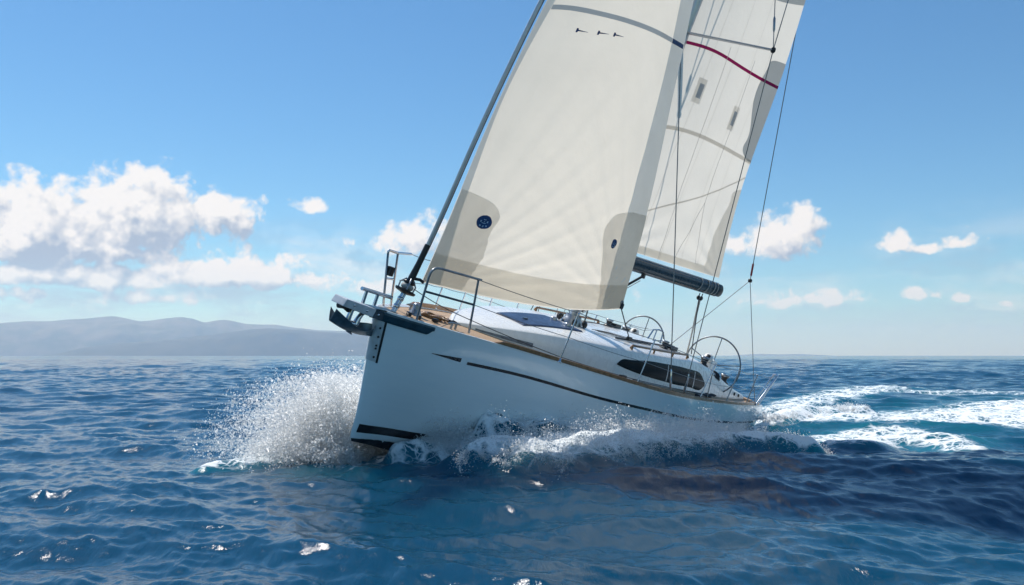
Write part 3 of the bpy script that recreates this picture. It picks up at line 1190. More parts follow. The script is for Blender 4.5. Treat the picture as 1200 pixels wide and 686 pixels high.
def build_windows():
    # long dark window along each cabin side, pointed forward and rounded aft
    top = spline([-2.60, -2.45, -2.0, -1.2, -.4, .4, 1.0, 1.28, 1.36], [.42, .60, .74, .80, .82, .80, .72, .58, .44])
    bot = spline([-2.60, -2.45, -2.0, -1.2, -.4, .4, 1.0, 1.28, 1.36], [.30, .18, .15, .18, .22, .27, .34, .40, .43])
    for sd_ in (1, -1):
        rows = []
        for x in np.linspace(1.36, -2.60, 70):
            t0, t1 = float(bot(x)), float(top(x))
            r = []
            for k in np.linspace(0, 1, 9):
                p = cab_side(x, t0 + (t1 - t0) * k, sd_)
                edge = min(1.0, min(k, 1 - k) * 8)
                r.append((p[0], p[1] + sd_ * (0.003 + 0.010 * edge), p[2] + 0.002))
            rows.append(r)
        b = MB().grid(np.array(rows), True, flip=(sd_ < 0))
        w = b.build("window", M['glass'], cab)
        for xd in (-1.95, -0.55):
            rows = []
            for xx in (xd + 0.02, xd - 0.02):
                t0, t1 = float(bot(xx)), float(top(xx))
                rows.append([(lambda p: (p[0], p[1] + sd_ * 0.0165, p[2] + 0.002))(cab_side(xx - 0.10 * (k - .5), t0 + (t1 - t0) * (0.04 + 0.92 * k), sd_)) for k in np.linspace(0, 1, 8)])
            MB().grid(np.array(rows), True, flip=(sd_ < 0)).build("window_divider", M['dsteel'], cab)


build_windows()


def roof_z(x, y):
    e = cab_side(x, 1.0)
    ey = max(0.05, e[1])
    c = max(-1, min(1, y / ey))
    return e[2] + float(cab_c(x)) * math.sqrt(max(0, 1 - c * c))


def patch_on_roof(b, xs, ys_a, ys_b, off, n=10):
    rows = []
    for x, a, c in zip(xs, ys_a, ys_b):
        rows.append([(x, a + (c - a) * k, roof_z(x, a + (c - a) * k) + off) for k in np.linspace(0, 1, n)])
    return b.grid(np.array(rows), True)


def build_roof_details():
    # big tinted hatch on the coachroof
    b = MB()
    xs = np.linspace(3.30, 1.70, 22)
    hw = lambda x: 0.27 + 0.13 * (3.3 - x) / 1.6
    patch_on_roof(b, xs, [-hw(x) + 0.12 for x in xs], [hw(x) + 0.12 for x in xs], 0.022)
    rim = []
    for x in xs:
        rim.append((x, hw(x) + 0.12))
    for x in xs[::-1]:
        rim.append((x, -hw(x) + 0.12))
    R1 = [[(x, y, roof_z(x, y) + 0.022) for x, y in rim + rim[:1]], [(x * 1.0 + (0.02 if x > 2.5 else -0.02), 0.12 + (y - 0.12) * 1.06, roof_z(x, y) + 0.0) for x, y in rim + rim[:1]]]
    b.grid(np.array(R1), False, flip=True)
    b.build("roof_hatch", M['blueglass'], cab, "long blue smoked hatch on the cabin top")
    for x, y in ((1.86, 0.02), (1.9, 0.34)):
        b = MB()
        b.lathe([(0.0, 0.055), (0.045, 0.05), (0.055, 0.03), (0.06, 0.0)], (x, y, roof_z(x, y) + 0.02), (0, 0, 1), 14)
        b.build("hatch_knob", M['dsteel'], cab)
    b = MB()
    for x, y in ((2.95, 0.16),):
        b.box((x, y, roof_z(x, y) + 0.035), (0.10, 0.05, 0.02), bev=0.006)
    b.build("hatch_hinge", M['dsteel'], cab)
    # grey marking strip along the foot of the roof by the foredeck
    rows = []
    for x in np.linspace(4.30, 3.35, 24):
        rows.append([(x, cab_side(x, t)[1] + 0.006, cab_side(x, t)[2] + 0.004) for t in (0.08, 0.2, 0.36)])
    MB().grid(np.array(rows), True).build("deck_marking", M['greystrip'], cab, "grey patterned strip at the front of the cabin")
    # teak handrails on stand-offs, each side
    for sd_ in (1, -1):
        xs = np.linspace(0.75, -1.75, 24)
        pts = []
        for x in xs:
            y = 0.93 * cab_side(x, 1.0)[1]
            pts.append((x, sd_ * y, roof_z(x, y) + 0.075))
        b = MB()
        e0 = (pts[0][0] + 0.06, pts[0][1], pts[0][2] - 0.05)
        e1 = (pts[-1][0] - 0.06, pts[-1][1], pts[-1][2] - 0.05)
        b.tube([e0] + pts + [e1], 0.021, 8)
        for k in (0, 8, 16, 23):
            p = pts[k]
            b.tube([p, (p[0], p[1], p[2] - 0.08)], 0.02, 8)
        b.build("handrail", M['teakrail'], cab)
    # control lines led aft from the mast foot, and their clutches
    for k, (y0, y1, c) in enumerate(((0.30, 0.62, 'rope'), (0.36, 0.70, 'drope'), (0.42, 0.78, 'rope'), (-0.30, -0.62, 'drope'), (-0.36, -0.70, 'rope'))):
        pts = []
        for t in np.linspace(0, 1, 14):
            x = 0.95 - 3.0 * t
            y = y0 + (y1 - y0) * t
            pts.append((x, y, roof_z(x, y) + 0.022 + 0.012 * math.sin(t * 9 + k)))
        MB().tube(pts, 0.008, 6).build("control_line", M[c], cab)
    for sd_ in (1, -1):
        b = MB()
        for k in range(3):
            y = sd_ * (0.60 + 0.075 * k)
            b.box((-1.75, y, roof_z(-1.75, y) + 0.05), (0.26, 0.055, 0.08), bev=0.012)
        b.build("rope_clutch", M['black'], cab)
    # genoa track beside the roof handrail
    b = MB()
    pts = [(x, 0.62, roof_z(x, 0.62) + 0.02) for x in np.linspace(0.6, -0.9, 16)]
    b.tube(pts, 0.016, 6)
    b.build("sheet_track", M['black'], cab)
    # small black fairlead at the side deck, by the window's front end
    MB().box((1.35, 1.36, deck_z(1.35, 1.36) + 0.04), (0.20, 0.06, 0.07), bev=0.015).build("fairlead", M['black'], deck)
    MB().box((-1.55, 1.66, deck_z(-1.55, 1.66) + 0.05), (0.24, 0.12, 0.08), bev=0.02).build("cleat", M['black'], deck)
    # shadow gap moulding under the cabin side
    b = MB().tube([(cab_side(x, 0)[0], cab_side(x, 0)[1] + 0.012, cab_side(x, 0)[2] + 0.03) for x in np.linspace(0.8, -2.7, 30)], 0.014, 6)
    b.build("side_moulding", M['dsteel'], cab)


build_roof_details()


def build_cockpit():
    root = None
    # coamings: the cabin side carried aft, one each side, each closed and thick
    for sd_ in (1, -1):
        rows = []
        for x in np.linspace(-2.58, -5.6, 40):
            o = [cab_side(x, t, sd_) for t in np.linspace(0, 1, 7)]
            yi = sd_ * (abs(o[-1][1]) - 0.30)
            zt = o[-1][2]
            rows.append(o + [(x, o[-1][1] - sd_ * 0.04, zt + 0.02), (x, yi + sd_ * 0.04, zt + 0.02), (x, yi, zt - 0.03), (x, yi - sd_ * 0.03, deck_z(x, abs(yi)) - 0.02)])
        b = MB()
        G = np.array(rows)
        b.grid(G, True, flip=(sd_ < 0))
        b.add(G[0], [tuple(range(len(G[0])))], False)
        b.add(G[-1], [tuple(range(len(G[-1])))[::-1]], False)
        b.build("cockpit_coaming", M['gel'], yacht, sharp=40)
    # wheels on their pedestals
    for sd_, y, z, r in ((1, 0.82, 1.80, 0.63), (-1, -0.98, 1.74, 0.56)):
        cx = -3.9
        t = bpy.data.objects.new("steering_wheel", None)
        COL.objects.link(t)
        t.parent = yacht
        ring = [(cx, y + r * math.cos(a), z + r * math.sin(a)) for a in np.linspace(0, 2 * math.pi, 48, endpoint=False)]
        MB().tube(ring, 0.017, 8, closed=True).build("wheel_rim", M['wire'], t)
        for a in (90, 162, 234, 306, 18):
            a = math.radians(a)
            MB().tube([(cx, y + 0.05 * math.cos(a), z + 0.05 * math.sin(a)), (cx, y + r * math.cos(a), z + r * math.sin(a))], 0.010, 6).build("wheel_spoke", M['wire'], t)
        MB().lathe([(0.0, 0.06), (0.05, 0.055), (0.06, 0.03), (0.06, -0.05), (0.0, -0.06)], (cx, y, z), (1, 0, 0), 16).build("wheel_hub", M['black'], t)
        ped = MB()
        ped.prism([(cx + 0.10, y - 0.13, 1.22), (cx + 0.55, y - 0.13, 1.22), (cx + 0.42, y - 0.13, z + 0.05), (cx + 0.30, y - 0.13, z + 0.14), (cx + 0.08, y - 0.13, z + 0.08)], (0, 0.26, 0), 0.03)
        p_ = ped.build("wheel_pedestal", M['gel'], yacht)
        MB().lathe([(0.0, 0.09), (0.085, 0.085), (0.10, 0.05), (0.10, -0.02), (0.08, -0.05)], (cx + 0.42, y + sd_ * 0.02, z + 0.12), (0.8, 0.1, 0.6), 20).build("instrument_pod", M['winchw'], p_)
        MB().lathe([(0.0, 0.095), (0.05, 0.094), (0.052, 0.092)], (cx + 0.42, y + sd_ * 0.02, z + 0.12), (0.8, 0.1, 0.6), 20).build("instrument_dial", M['black'], p_)

    def winch(x, y, z, s=1.0):
        t = bpy.data.objects.new("winch", None)
        COL.objects.link(t)
        t.parent = yacht
        MB().lathe([(0.0, 0.0), (0.10 * s, 0.0), (0.10 * s, 0.025 * s), (0.062 * s, 0.04 * s), (0.055 * s, 0.09 * s), (0.075 * s, 0.13 * s)], (x, y, z), (0, 0, 1), 20).build("winch_drum", M['black'], t)
        MB().lathe([(0.075 * s, 0.13 * s), (0.090 * s, 0.15 * s), (0.085 * s, 0.17 * s), (0.03 * s, 0.175 * s), (0.0, 0.175 * s)], (x, y, z), (0, 0, 1), 20).build("winch_top", M['dsteel'], t)
    for sd_ in (1, -1):
        for x in (-2.95, -4.35):
            yo = abs(cab_side(x, 1.0)[1]) - 0.16
            winch(x, sd_ * yo, cab_side(x, 1.0)[2] + 0.02, 1.15)
    winch(-1.45, 0.66, roof_z(-1.45, 0.66), 0.9)
    winch(-1.45, -0.66, roof_z(-1.45, -0.66), 0.9)
    # coiled sheet tails hanging on the coaming
    b = MB()
    for k in range(5):
        x0 = -3.30 - 0.06 * k
        yo = cab_side(x0, 1.0)[1] - 0.02
        z0 = cab_side(x0, 1.0)[2] + 0.03
        b.tube([(x0, yo - 0.18, z0), (x0 - 0.02, yo + 0.03, z0 + 0.01), (x0 - 0.03, yo + 0.07, z0 - 0.10), (x0 + 0.02, yo + 0.06, z0 - 0.18), (x0 + 0.06, yo + 0.05, z0 - 0.06)], 0.012, 6)
    b.build("coiled_sheet", M['drope'], yacht)
    b = MB()
    rng = np.random.default_rng(4)
    for k in range(7):
        x0 = -2.3 - 0.12 * k
        y0 = 1.40 + 0.03 * rng.normal()
        pts = [(x0 + 0.1 * math.cos(a), y0 + 0.05 * math.sin(a), deck_z(x0, y0) + 0.025 + 0.006 * k) for a in np.linspace(0, 5.5, 12)]
        b.tube(pts, 0.014, 6)
    b.build("sheet_tail", M['drope'], yacht, "dark rope flaked on the side deck")
    # vents and sockets on the aft coaming
    for x in (-4.75, -5.1):
        p = cab_side(x, 0.55)
        MB().lathe([(0.0, 0.02), (0.035, 0.018), (0.04, 0.0)], (p[0], p[1] + 0.005, p[2]), (0, 1, 0.2), 14).build("deck_vent", M['black'], yacht)
    # aft deck edge in pale wood
    MB().box((-5.78, 0, 1.235), (0.30, 2.6, 0.03), bev=0.01).build("aft_deck", M['teak'], yacht)


build_cockpit()


# ------------------------------------------------------------------ mast, spreaders, boom, standing rigging
def build_rig():
    mast = MB()
    rows = []
    for z in np.linspace(1.70, 17.6, 40):
        k = 1.0 if z < 13 else 1.0 - 0.35 * (z - 13) / 4.6
        rows.append([(mast_x(z) + 0.125 * k * math.cos(a), 0.075 * k * math.sin(a) * (1.1 if math.cos(a) > 0 else 1), z) for a in np.linspace(0, 2 * math.pi, 21)])
    mast.grid(np.array(rows), True)
    mo = mast.build("mast", M['alu'], yacht)
    MB().lathe([(0.20, -0.02), (0.19, 0.05), (0.155, 0.10), (0.14, 0.16)], (1.2, 0, roof_z(1.2, 0)), (0, 0, 1), 22).build("mast_collar", M['dsteel'], mo)
    for a in (40, 95, 150, 220, 265, 320):
        t = math.radians(a)
        x, y = 1.2 + 0.26 * math.cos(t), 0.26 * math.sin(t)
        b = MB()
        b.box((x, y, roof_z(x, y) + 0.06), (0.05, 0.08, 0.10), Euler((0, 0, t)), 0.015)
        b.tube([(x, y - 0.025, roof_z(x, y) + 0.06), (x, y + 0.025, roof_z(x, y) + 0.06)], 0.045, 12)
        b.build("turning_block", M['black'], mo)
    # lines running down the mast into the blocks
    for k, a in enumerate((95, 150, 220, 265)):
        t = math.radians(a)
        MB().tube([(1.2 + 0.24 * math.cos(t), 0.24 * math.sin(t), roof_z(1.2, 0) + 0.08), (mast_x(3.2) + 0.10 * math.cos(t), 0.10 * math.sin(t), 3.2)], 0.007, 6).build("halyard", M['rope' if k % 2 else 'drope'], mo)
    # spreaders, two pairs
    for sd_ in (1, -1):
        for (z, ln, tipx, tz) in ((7.40, 1.50, 0.42, 0.08), (12.2, 1.1, 0.15, 0.08)):
            r0 = np.array([mast_x(z), sd_ * 0.06, z])
            r1 = np.array([tipx, sd_ * ln, z + tz])
            rows = []
            for q in np.linspace(0, 1, 8):
                c = r0 + (r1 - r0) * q
                w = 0.062 * (1 - 0.4 * q)
                rows.append([(c[0] + w * math.cos(a), c[1], c[2] + 0.020 * math.sin(a)) for a in np.linspace(0, 2 * math.pi, 13)])
            MB().grid(np.array(rows), True, flip=(sd_ > 0)).build("spreader", M['alu'], mo)
            b = MB()
            b.lathe([(0.0, 0.05), (0.03, 0.045), (0.042, 0.02), (0.042, -0.02), (0.03, -0.045), (0, -0.05)], r1, (0, 0, 1), 12)
            b.build("spreader_tip", M['black'], mo)
        # shrouds
        tip = (0.42, sd_ * 1.50, 7.48)
        tip2 = (0.15, sd_ * 1.10, 12.28)
        foot = (-0.50, sd_ * 1.755, 1.25)
        foot2 = (0.02, sd_ * 1.72, 1.27)

        def wire(name, pts, r, mat='wire'):
            return MB().tube(pts, r, 6).build(name, M[mat], yacht)
        wire("shroud", [foot, tip, tip2, (0.27, sd_ * 0.06, 17.0)], 0.0085)
        wire("lower_shroud", [foot2, (mast_x(7.0), sd_ * 0.08, 7.0)], 0.0095)
        wire("diagonal_shroud", [tip, (mast_x(12.0), sd_ * 0.06, 12.0)], 0.0075)
        for f, d in ((foot, tip), (foot2, (mast_x(7.0), sd_ * 0.08, 7.0))):
            f = Vector(f)
            u = (Vector(d) - f).normalized()
            b = MB()
            b.tube([f, f + u * 0.10], 0.010, 8)
            b.tube([f + u * 0.10, f + u * 0.13, f + u * 0.42, f + u * 0.45], [0.014, 0.022, 0.022, 0.012], 8)
            b.box(f + Vector((0, 0, 0.01)), (0.10, 0.05, 0.05), bev=0.01)
            b.build("turnbuckle", M['steel'], yacht)
        # turnbuckle above the spreader tip, on the diagonal
        a = Vector(tip)
        u = (Vector((mast_x(12.0), sd_ * 0.06, 12.0)) - a).normalized()
        MB().tube([a + u * 0.32, a + u * 0.36, a + u * 0.56, a + u * 0.60], [0.010, 0.022, 0.022, 0.010], 8).build("turnbuckle", M['dsteel'], yacht)

    # forestay foil with its furling drum
    zs = np.concatenate([np.linspace(2.30, 8, 30), np.linspace(8.4, 16.2, 20)])
    foil = MB()
    rows = []
    for z in zs:
        x = float(stay_x(z))
        rows.append([(x + 0.036 * math.cos(a), 0.023 * math.sin(a), z + 0.006 * math.cos(a)) for a in np.linspace(0, 2 * math.pi, 13)])
    foil.grid(np.array(rows), True)
    fo = foil.build("forestay_foil", M['alu'], yacht)
    MB().tube([(float(stay_x(z)) - 0.045, 0.004, z) for z in zs], 0.011, 6).build("luff_groove", M['boom'], fo)
    b = MB()
    b.tube([(float(stay_x(z)), 0, z) for z in (1.92, 2.0, 2.2, 2.48)], [0.045, 0.05, 0.042, 0.042], 12)
    b.build("foil_sleeve", M['black'], fo, "black sleeve at the bottom of the forestay")
    dr = Vector((float(stay_x(1.90)), 0, 1.90))
    ax = (Vector((float(stay_x(2.3)), 0, 2.3)) - dr).normalized()
    dd = bpy.data.objects.new("furler_drum", None)
    COL.objects.link(dd)
    dd.parent = yacht
    MB().lathe([(0.0, -0.14), (0.05, -0.14), (0.135, -0.12), (0.150, -0.10), (0.145, -0.085), (0.06, -0.075), (0.058, 0.0), (0.085, 0.01), (0.09, 0.03), (0.055, 0.05), (0.04, 0.07)], dr, ax, 26).build("drum_spool", M['black'], dd)
    MB().lathe([(0.062, -0.075), (0.085, -0.06), (0.092, -0.035), (0.085, -0.012), (0.06, 0.0)], dr, ax, 20).build("furling_line_turns", M['rope'], dd)
    b = MB()
    a0 = ax.orthogonal().normalized()
    for k in range(3):
        v_ = Matrix.Rotation(k * 2.094, 3, ax) @ a0
        b.tube([dr + ax * -0.11 + v_ * 0.12, dr + ax * 0.0 + v_ * 0.13, dr + ax * 0.07 + v_ * 0.06], 0.012, 6)
    b.build("drum_guard", M['dsteel'], dd)
    MB().tube([(5.60, 0.11, 1.98), (5.62, 0.05, 2.0), (5.70, 0.0, 1.99)], 0.022, 8).build("tack_shackle", M['black'], dd)
    st = MB()
    st.tube([(5.875, 0, 1.47), dr - ax * 0.12], 0.022, 10)
    for s_ in (0.035, -0.035):
        st.tube([(5.885, s_, 1.47), dr + Vector((0.0, s_, 0)) - ax * 0.13], 0.011, 8)
    for q in (0.25, 0.5, 0.75):
        c_ = Vector((5.875, 0, 1.47)).lerp(dr, q)
        st.lathe([(0.0, -0.025), (0.045, -0.022), (0.045, 0.022), (0.0, 0.025)], c_, ax, 12)
    st.build("stay_toggle", M['steel'], yacht)

    # backstay: single wire splitting into a bridle
    split = (-6.25, 0.12, 3.92)
    bw = MB().tube([split, (0.22, 0, 17.5)], 0.010, 6).build("backstay", M['wire'], yacht)
    MB().tube([split, (-5.60, 1.30, 1.62), (-5.75, 1.42, 1.22)], 0.008, 6).build("bridle_leg", M['wire'], bw)
    MB().tube([split, (-5.75, -1.42, 1.22)], 0.008, 6).build("bridle_leg", M['wire'], bw)
    MB().lathe([(0.0, -0.05), (0.04, -0.04), (0.05, 0.0), (0.04, 0.04), (0.0, 0.05)], split, (0, 1, 0.2), 14).build("backstay_block", M['black'], bw)
    s0 = Vector(split)
    u = (Vector((0.22, 0, 17.5)) - s0).normalized()
    MB().tube([s0 + u * 0.12, s0 + u * 0.15, s0 + u * 0.42, s0 + u * 0.46], [0.014, 0.026, 0.026, 0.012], 8).build("backstay_adjuster", M['red'], bw)

    # boom
    g0 = Vector((0.98, 0.02, 3.23))
    g1 = Vector((-2.72, 0.83, 3.36))
    d = (g1 - g0)
    side = Vector((-d.y, d.x, 0)).normalized()
    up = d.normalized().cross(side)
    if up.z < 0:
        up = -up
    rows = []
    for q in np.linspace(0, 1, 16):
        c = g0 + d * q
        rows.append([c + side * (0.085 * math.cos(a)) + up * (0.125 * math.sin(a)) for a in np.linspace(0, 2 * math.pi, 25)])
    b = MB().grid(np.array(rows), True, flip=True)
    bo = b.build("boom", M['boom'], yacht)
    en = MB()
    ring = [[g1 + d.normalized() * o + side * (r_ * 0.085 * math.cos(a)) + up * (r_ * 0.125 * math.sin(a)) for a in np.linspace(0, 2 * math.pi, 25)] for o, r_ in ((-0.10, 1.05), (0.03, 1.05), (0.05, 0.9), (0.05, 0.02))]
    en.grid(np.array(ring), True, flip=True)
    en.build("boom_end_cap", M['black'], bo)
    # pale slug track along the top of the boom
    MB().tube([g0 + d * q + up * 0.132 for q in (0.05, 0.5, 0.98)], 0.016, 8).build("boom_track", M['alu'], bo)
    MB().tube([g0 + d * q - up * 0.129 for q in (0.05, 0.5, 0.98)], 0.014, 8).build("boom_under_track", M['dsteel'], bo)
    for q in (0.80, 0.865, 0.925, 0.955):
        c = g0 + d * q
        lp = [c + side * (0.092 * math.cos(a)) + up * (0.134 * math.sin(a)) + d.normalized() * (0.03 * math.sin(a)) for a in np.linspace(0, 2 * math.pi, 22, endpoint=False)]
        MB().tube(lp, 0.011, 6, closed=True).build("boom_lashing", M['rope'], bo)
    # gooseneck and vang
    MB().box(g0 + Vector((0.03, 0, 0)), (0.14, 0.10, 0.16), bev=0.02).build("gooseneck", M['dsteel'], bo)
    v0 = Vector((1.02, 0.01, 2.15))
    v1 = g0 + d * 0.335 - up * 0.17
    vd = (v1 - v0)
    vb = MB()
    vb.tube([v0, v0 + vd * 0.55], 0.034, 10)
    vb.tube([v0 + vd * 0.55, v1], 0.024, 10)
    vb.box(v1, (0.09, 0.06, 0.09), bev=0.015)
    vang = vb.build("boom_vang", M['black'], yacht)
    MB().tube([v0 + Vector((-0.02, 0, -0.06)), v1 + Vector((0.05, 0.0, -0.10))], 0.008, 6).build("vang_line", M['rope'], vang)

    # mainsheet tackle
    top = g0 + d * 0.855 - up * 0.16
    bl = MB()
    for o in (-0.05, 0.05):
        c = top + d.normalized() * o
        bl.lathe([(0.0, -0.025), (0.035, -0.022), (0.048, -0.008), (0.048, 0.008), (0.035, 0.022), (0.0, 0.025)], c + Vector((0, 0, -0.10)), side, 14)
        bl.tube([c + Vector((0, 0, -0.10)), c], 0.010, 6)
    sheet = bl.build("mainsheet_block", M['black'], yacht)
    low = Vector((-3.05, 0.52, 1.86))
    for o, e in (((-0.06, 0, -0.1), (0.10, 0.05, 0)), ((-0.02, 0, -0.1), (0.02, 0.0, 0)), ((0.04, 0, -0.1), (-0.06, -0.02, 0))):
        MB().tube([top + Vector(o), low + Vector(e)], 0.0085, 6).build("mainsheet_fall", M['rope'], sheet)
    MB().tube([top + Vector((0.06, 0, -0.06)), Vector((-2.20, 0.95, 1.95))], 0.010, 6).build("mainsheet_tail", M['drope'], sheet)
    b = MB()
    for e in (0.10, 0.0, -0.08):
        b.lathe([(0.0, -0.025), (0.04, -0.02), (0.048, 0.0), (0.04, 0.02), (0.0, 0.025)], low + Vector((e, e * 0.3, -0.04)), (0, 1, 0), 14)
    b.tube([low + Vector((0, 0, -0.05)), (-3.05, 0.52, 1.2)], 0.02, 8)
    b.build("mainsheet_lower_block", M['black'], yacht)


build_rig()


# ------------------------------------------------------------------ sails
def sail_mesh(fn, us, vs, off=0.0):
    U, V_ = np.meshgrid(us, vs)
    P = fn(U, V_)
    if off:
        P = P + normals(fn, U, V_) * off
    return P, U, V_


def normals(fn, U, V_):
    e = 1e-3
    du = fn(U + e, V_) - fn(U - e, V_)
    dv = fn(U, V_ + e) - fn(U, V_ - e)
    n = np.cross(du, dv)
    n /= np.linalg.norm(n, axis=-1, keepdims=True) + 1e-9
    n[n[..., 1] < 0] *= -1
    return n


def add_uv(o, U, V_, su, sv):
    me = o.data
    uv = me.uv_layers.new(name="UVMap")
    li = np.empty(len(me.loops), np.int32)
    me.loops.foreach_get("vertex_index", li)
    arr = np.stack([U.ravel()[li] * su, V_.ravel()[li] * sv], 1).astype(np.float32)
    uv.data.foreach_set("uv", arr.ravel())


def full_sail(name, fn, mat, label, nu=70, nv=260, su=4.0):
    vs = np.concatenate([np.linspace(0, 0.5, int(nv * 0.75)), np.linspace(0.505, 1.0, int(nv * 0.25))])
    P, U, V_ = sail_mesh(fn, np.linspace(0, 1, nu), vs)
    o = MB().grid(P, True).build(name, M[mat], yacht, label)
    add_uv(o, U, V_, su, 13.6)
    return o


gen = full_sail("genoa", genoa, 'sail', "big cream foresail on the forestay, glowing with the sun behind it")
mai = full_sail("mainsail", mainsail, 'main', "cream mainsail above the dark boom")


def band(name, parent, fn, mat, v0, v1, ua, ub, off, n=60, m=8, label=None):
    """Cloth piece lying on a sail between the curves ua(v) and ub(v)."""
    vs = np.linspace(v0, v1, n)
    k = np.linspace(0, 1, m)
    A = np.array([ua(v) for v in vs])
    B = np.array([ub(v) for v in vs])
    U = A[:, None] + (B - A)[:, None] * k[None, :]
    V_ = np.repeat(vs[:, None], m, 1)
    P = fn(U, V_) + normals(fn, U, V_) * off
    o = MB().grid(P, True).build(name, M[mat], parent, label)
    add_uv(o, U, V_, 4.0, 13.6)
    return o


def hband(name, parent, fn, mat, u0, u1, va, vb, off, n=60, m=6, label=None):
    us = np.linspace(u0, u1, n)
    k = np.linspace(0, 1, m)
    A = np.array([va(u) for u in us])
    B = np.array([vb(u) for u in us])
    V_ = A[:, None] + (B - A)[:, None] * k[None, :]
    U = np.repeat(us[:, None], m, 1)
    P = fn(U, V_) + normals(fn, U, V_) * off
    o = MB().grid(P, True).build(name, M[mat], parent, label)
    add_uv(o, U, V_, 4.0, 13.6)
    return o


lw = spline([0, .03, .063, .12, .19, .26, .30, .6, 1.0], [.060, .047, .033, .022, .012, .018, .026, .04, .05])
band("luff_strip_and_shade", gen, genoa, 'uv', 0.001, 0.985, lambda v: 0.0005, lambda v: float(lw(v)), 0.003, 160, 5)  # upper widening paints the shade of the curling luff as grey-blue cloth
lc = spline([0, .01, .0456, .119, .214, .334, .38, .7, 1.0], [.838, .835, .826, .817, .822, .812, .795, .78, .6])
band("leech_strip", gen, genoa, 'uv', 0.001, 0.985, lambda v: float(lc(v)), lambda v: 0.9995, 0.003, 160, 8, "grey blue strip down the trailing edge")
hband("foot_panel", gen, genoa, 'footc', 0.002, 0.998, lambda u: 0.0012, lambda u: 0.0305 - 0.003 * math.sin(math.pi * u) + 0.001, 0.006, 80, 6, "darker panel along the foot")
tb = spline([0.0012, .0262, .04, .0663, .0925, .0975, .1], [.135, .1525, .160, .1525, .127, .0725, .015])
band("corner_patch", gen, genoa, 'patch', 0.0012, 0.1, lambda v: 0.0008, lambda v: float(tb(v)), 0.009, 60, 12, "grey reinforcement at the front lower corner")
cb = spline([0.0012, .0106, .0469, .0644, .0894, .0988, .110, .117, .1212], [.80, .7975, .75, .7225, .6840, .6845, .7125, .7675, .86])
band("corner_patch", gen, genoa, 'patch', 0.0012, 0.1212, lambda v: float(cb(v)), lambda v: 0.9992, 0.009, 60, 12, "grey reinforcement at the back lower corner")
gs = spline([0, .05, .125, .215, .3325, .445, .5775, .7925, .9999], [.3010, .3063, .3119, .3163, .3212, .325, .3287, .3331, .3380])
hband("draft_stripe", gen, genoa, 'greytape', 0.028, 0.81, lambda u: float(gs(u)) - 0.0028, lambda u: float(gs(u)) + 0.0028, 0.005, 80, 4, "blue grey curved stripe across the sail")
hband("draft_stripe", gen, genoa, 'navy', 0.812, 0.985, lambda u: float(gs(u)) - 0.0028, lambda u: float(gs(u)) + 0.0028, 0.007, 20, 4, "short navy stripe on the trailing edge")


def disc(name, parent, fn, mat, u, v, r, off, ru=3.75, rv=13.7, a0=-1.0, a1=1.0, inner=None, label=None):
    """Round sail mark of radius r metres; a0..a1 cut it to a horizontal slice."""
    va, vb = v + r / rv * a0, v + r / rv * a1
    w = lambda q: math.sqrt(max(1e-5, 1 - min(1, abs((q - v) * rv / r)) ** 2)) * r / ru
    return band(name, parent, fn, mat, va, vb, lambda q: u - w(q), lambda q: u + w(q), off, 22, 10, label)


for (u, v, r) in ((0.1145, 0.0731, 0.102), (0.778, 0.0796, 0.080)):
    disc("sail_emblem", gen, genoa, 'navy', u, v, r, 0.012, label="round blue emblem with pale lines")
    # pale arcs inside the emblem: a ring of small marks and a curved bar
    for (du, dv, w_, h_) in ((0, 0.50, .34, .10), (-.46, .22, .18, .26), (.46, .22, .18, .26), (0, 0.0, .62, .09), (-.40, -.40, .20, .20), (.05, -.46, .20, .24), (.46, -.36, .16, .18), (0, .20, .12, .12)):
        vv = v + dv * r / 13.7
        uu = u + du * r / 3.75
        hband("emblem_line", gen, genoa, 'pblue', uu - w_ * r / 3.75 * .5, uu + w_ * r / 3.75 * .5, lambda q: vv - h_ * r / 13.7 * .5 - 0.0015 * (1 - ((q - uu) * 3.75 / (w_ * r)) ** 2) * (r / 0.13), lambda q: vv + h_ * r / 13.7 * .5 - 0.0015 * (1 - ((q - uu) * 3.75 / (w_ * r)) ** 2) * (r / 0.13), 0.014, 8, 3)

for (ua_, va_, ub_, vb_) in ((.1575, .2906, .2125, .2931), (.255, .2969, .315, .3006), (.3375, .3025, .40, .305)):
    def mid(u, ua_=ua_, va_=va_, ub_=ub_, vb_=vb_):
        return va_ + (vb_ - va_) * (u - ua_) / (ub_ - ua_)

    def wd(u, ua_=ua_, ub_=ub_):
        t = (u - ua_) / (ub_ - ua_)
        return 0.0024 * (1.0 if t < 0.16 else 0.35 * (1.15 - t))
    hband("telltale_mark", gen, genoa, 'navy', ua_, ub_, lambda u: mid(u) - wd(u), lambda u: mid(u) + wd(u), 0.006, 30, 3, "small dark dart shaped mark")

# mainsail: draft stripe, seams, windows, corner and leech patches, battens
ms_ = spline([0, .1, .235, .4075, .6875, 1.0], [.2836, .2862, .2872, .2850, .2845, .2894])
hband("draft_stripe", mai, mainsail, 'magenta', 0.002, 0.998, lambda u: float(ms_(u)) - 0.0022, lambda u: float(ms_(u)) + 0.0022, 0.010, 60, 4, "curved magenta stripe across the mainsail")
se = spline([0, .08, .235, .435, .7175, 1.0], [.166, .1706, .1755, .1765, .1756, .1756])
hband("batten_pocket", mai, mainsail, 'ltape', 0.002, 0.998, lambda u: float(se(u)) - 0.0026, lambda u: float(se(u)) + 0.0026, 0.010, 60, 4)
re_ = spline([0, .15, .2825, .405, .605, 1.0], [.040, .0563, .0731, .0863, .1081, .1531])
hband("reef_seam", mai, mainsail, 'ltape', 0.002, 0.998, lambda u: float(re_(u)) - 0.0012, lambda u: float(re_(u)) + 0.0012, 0.008, 60, 3)
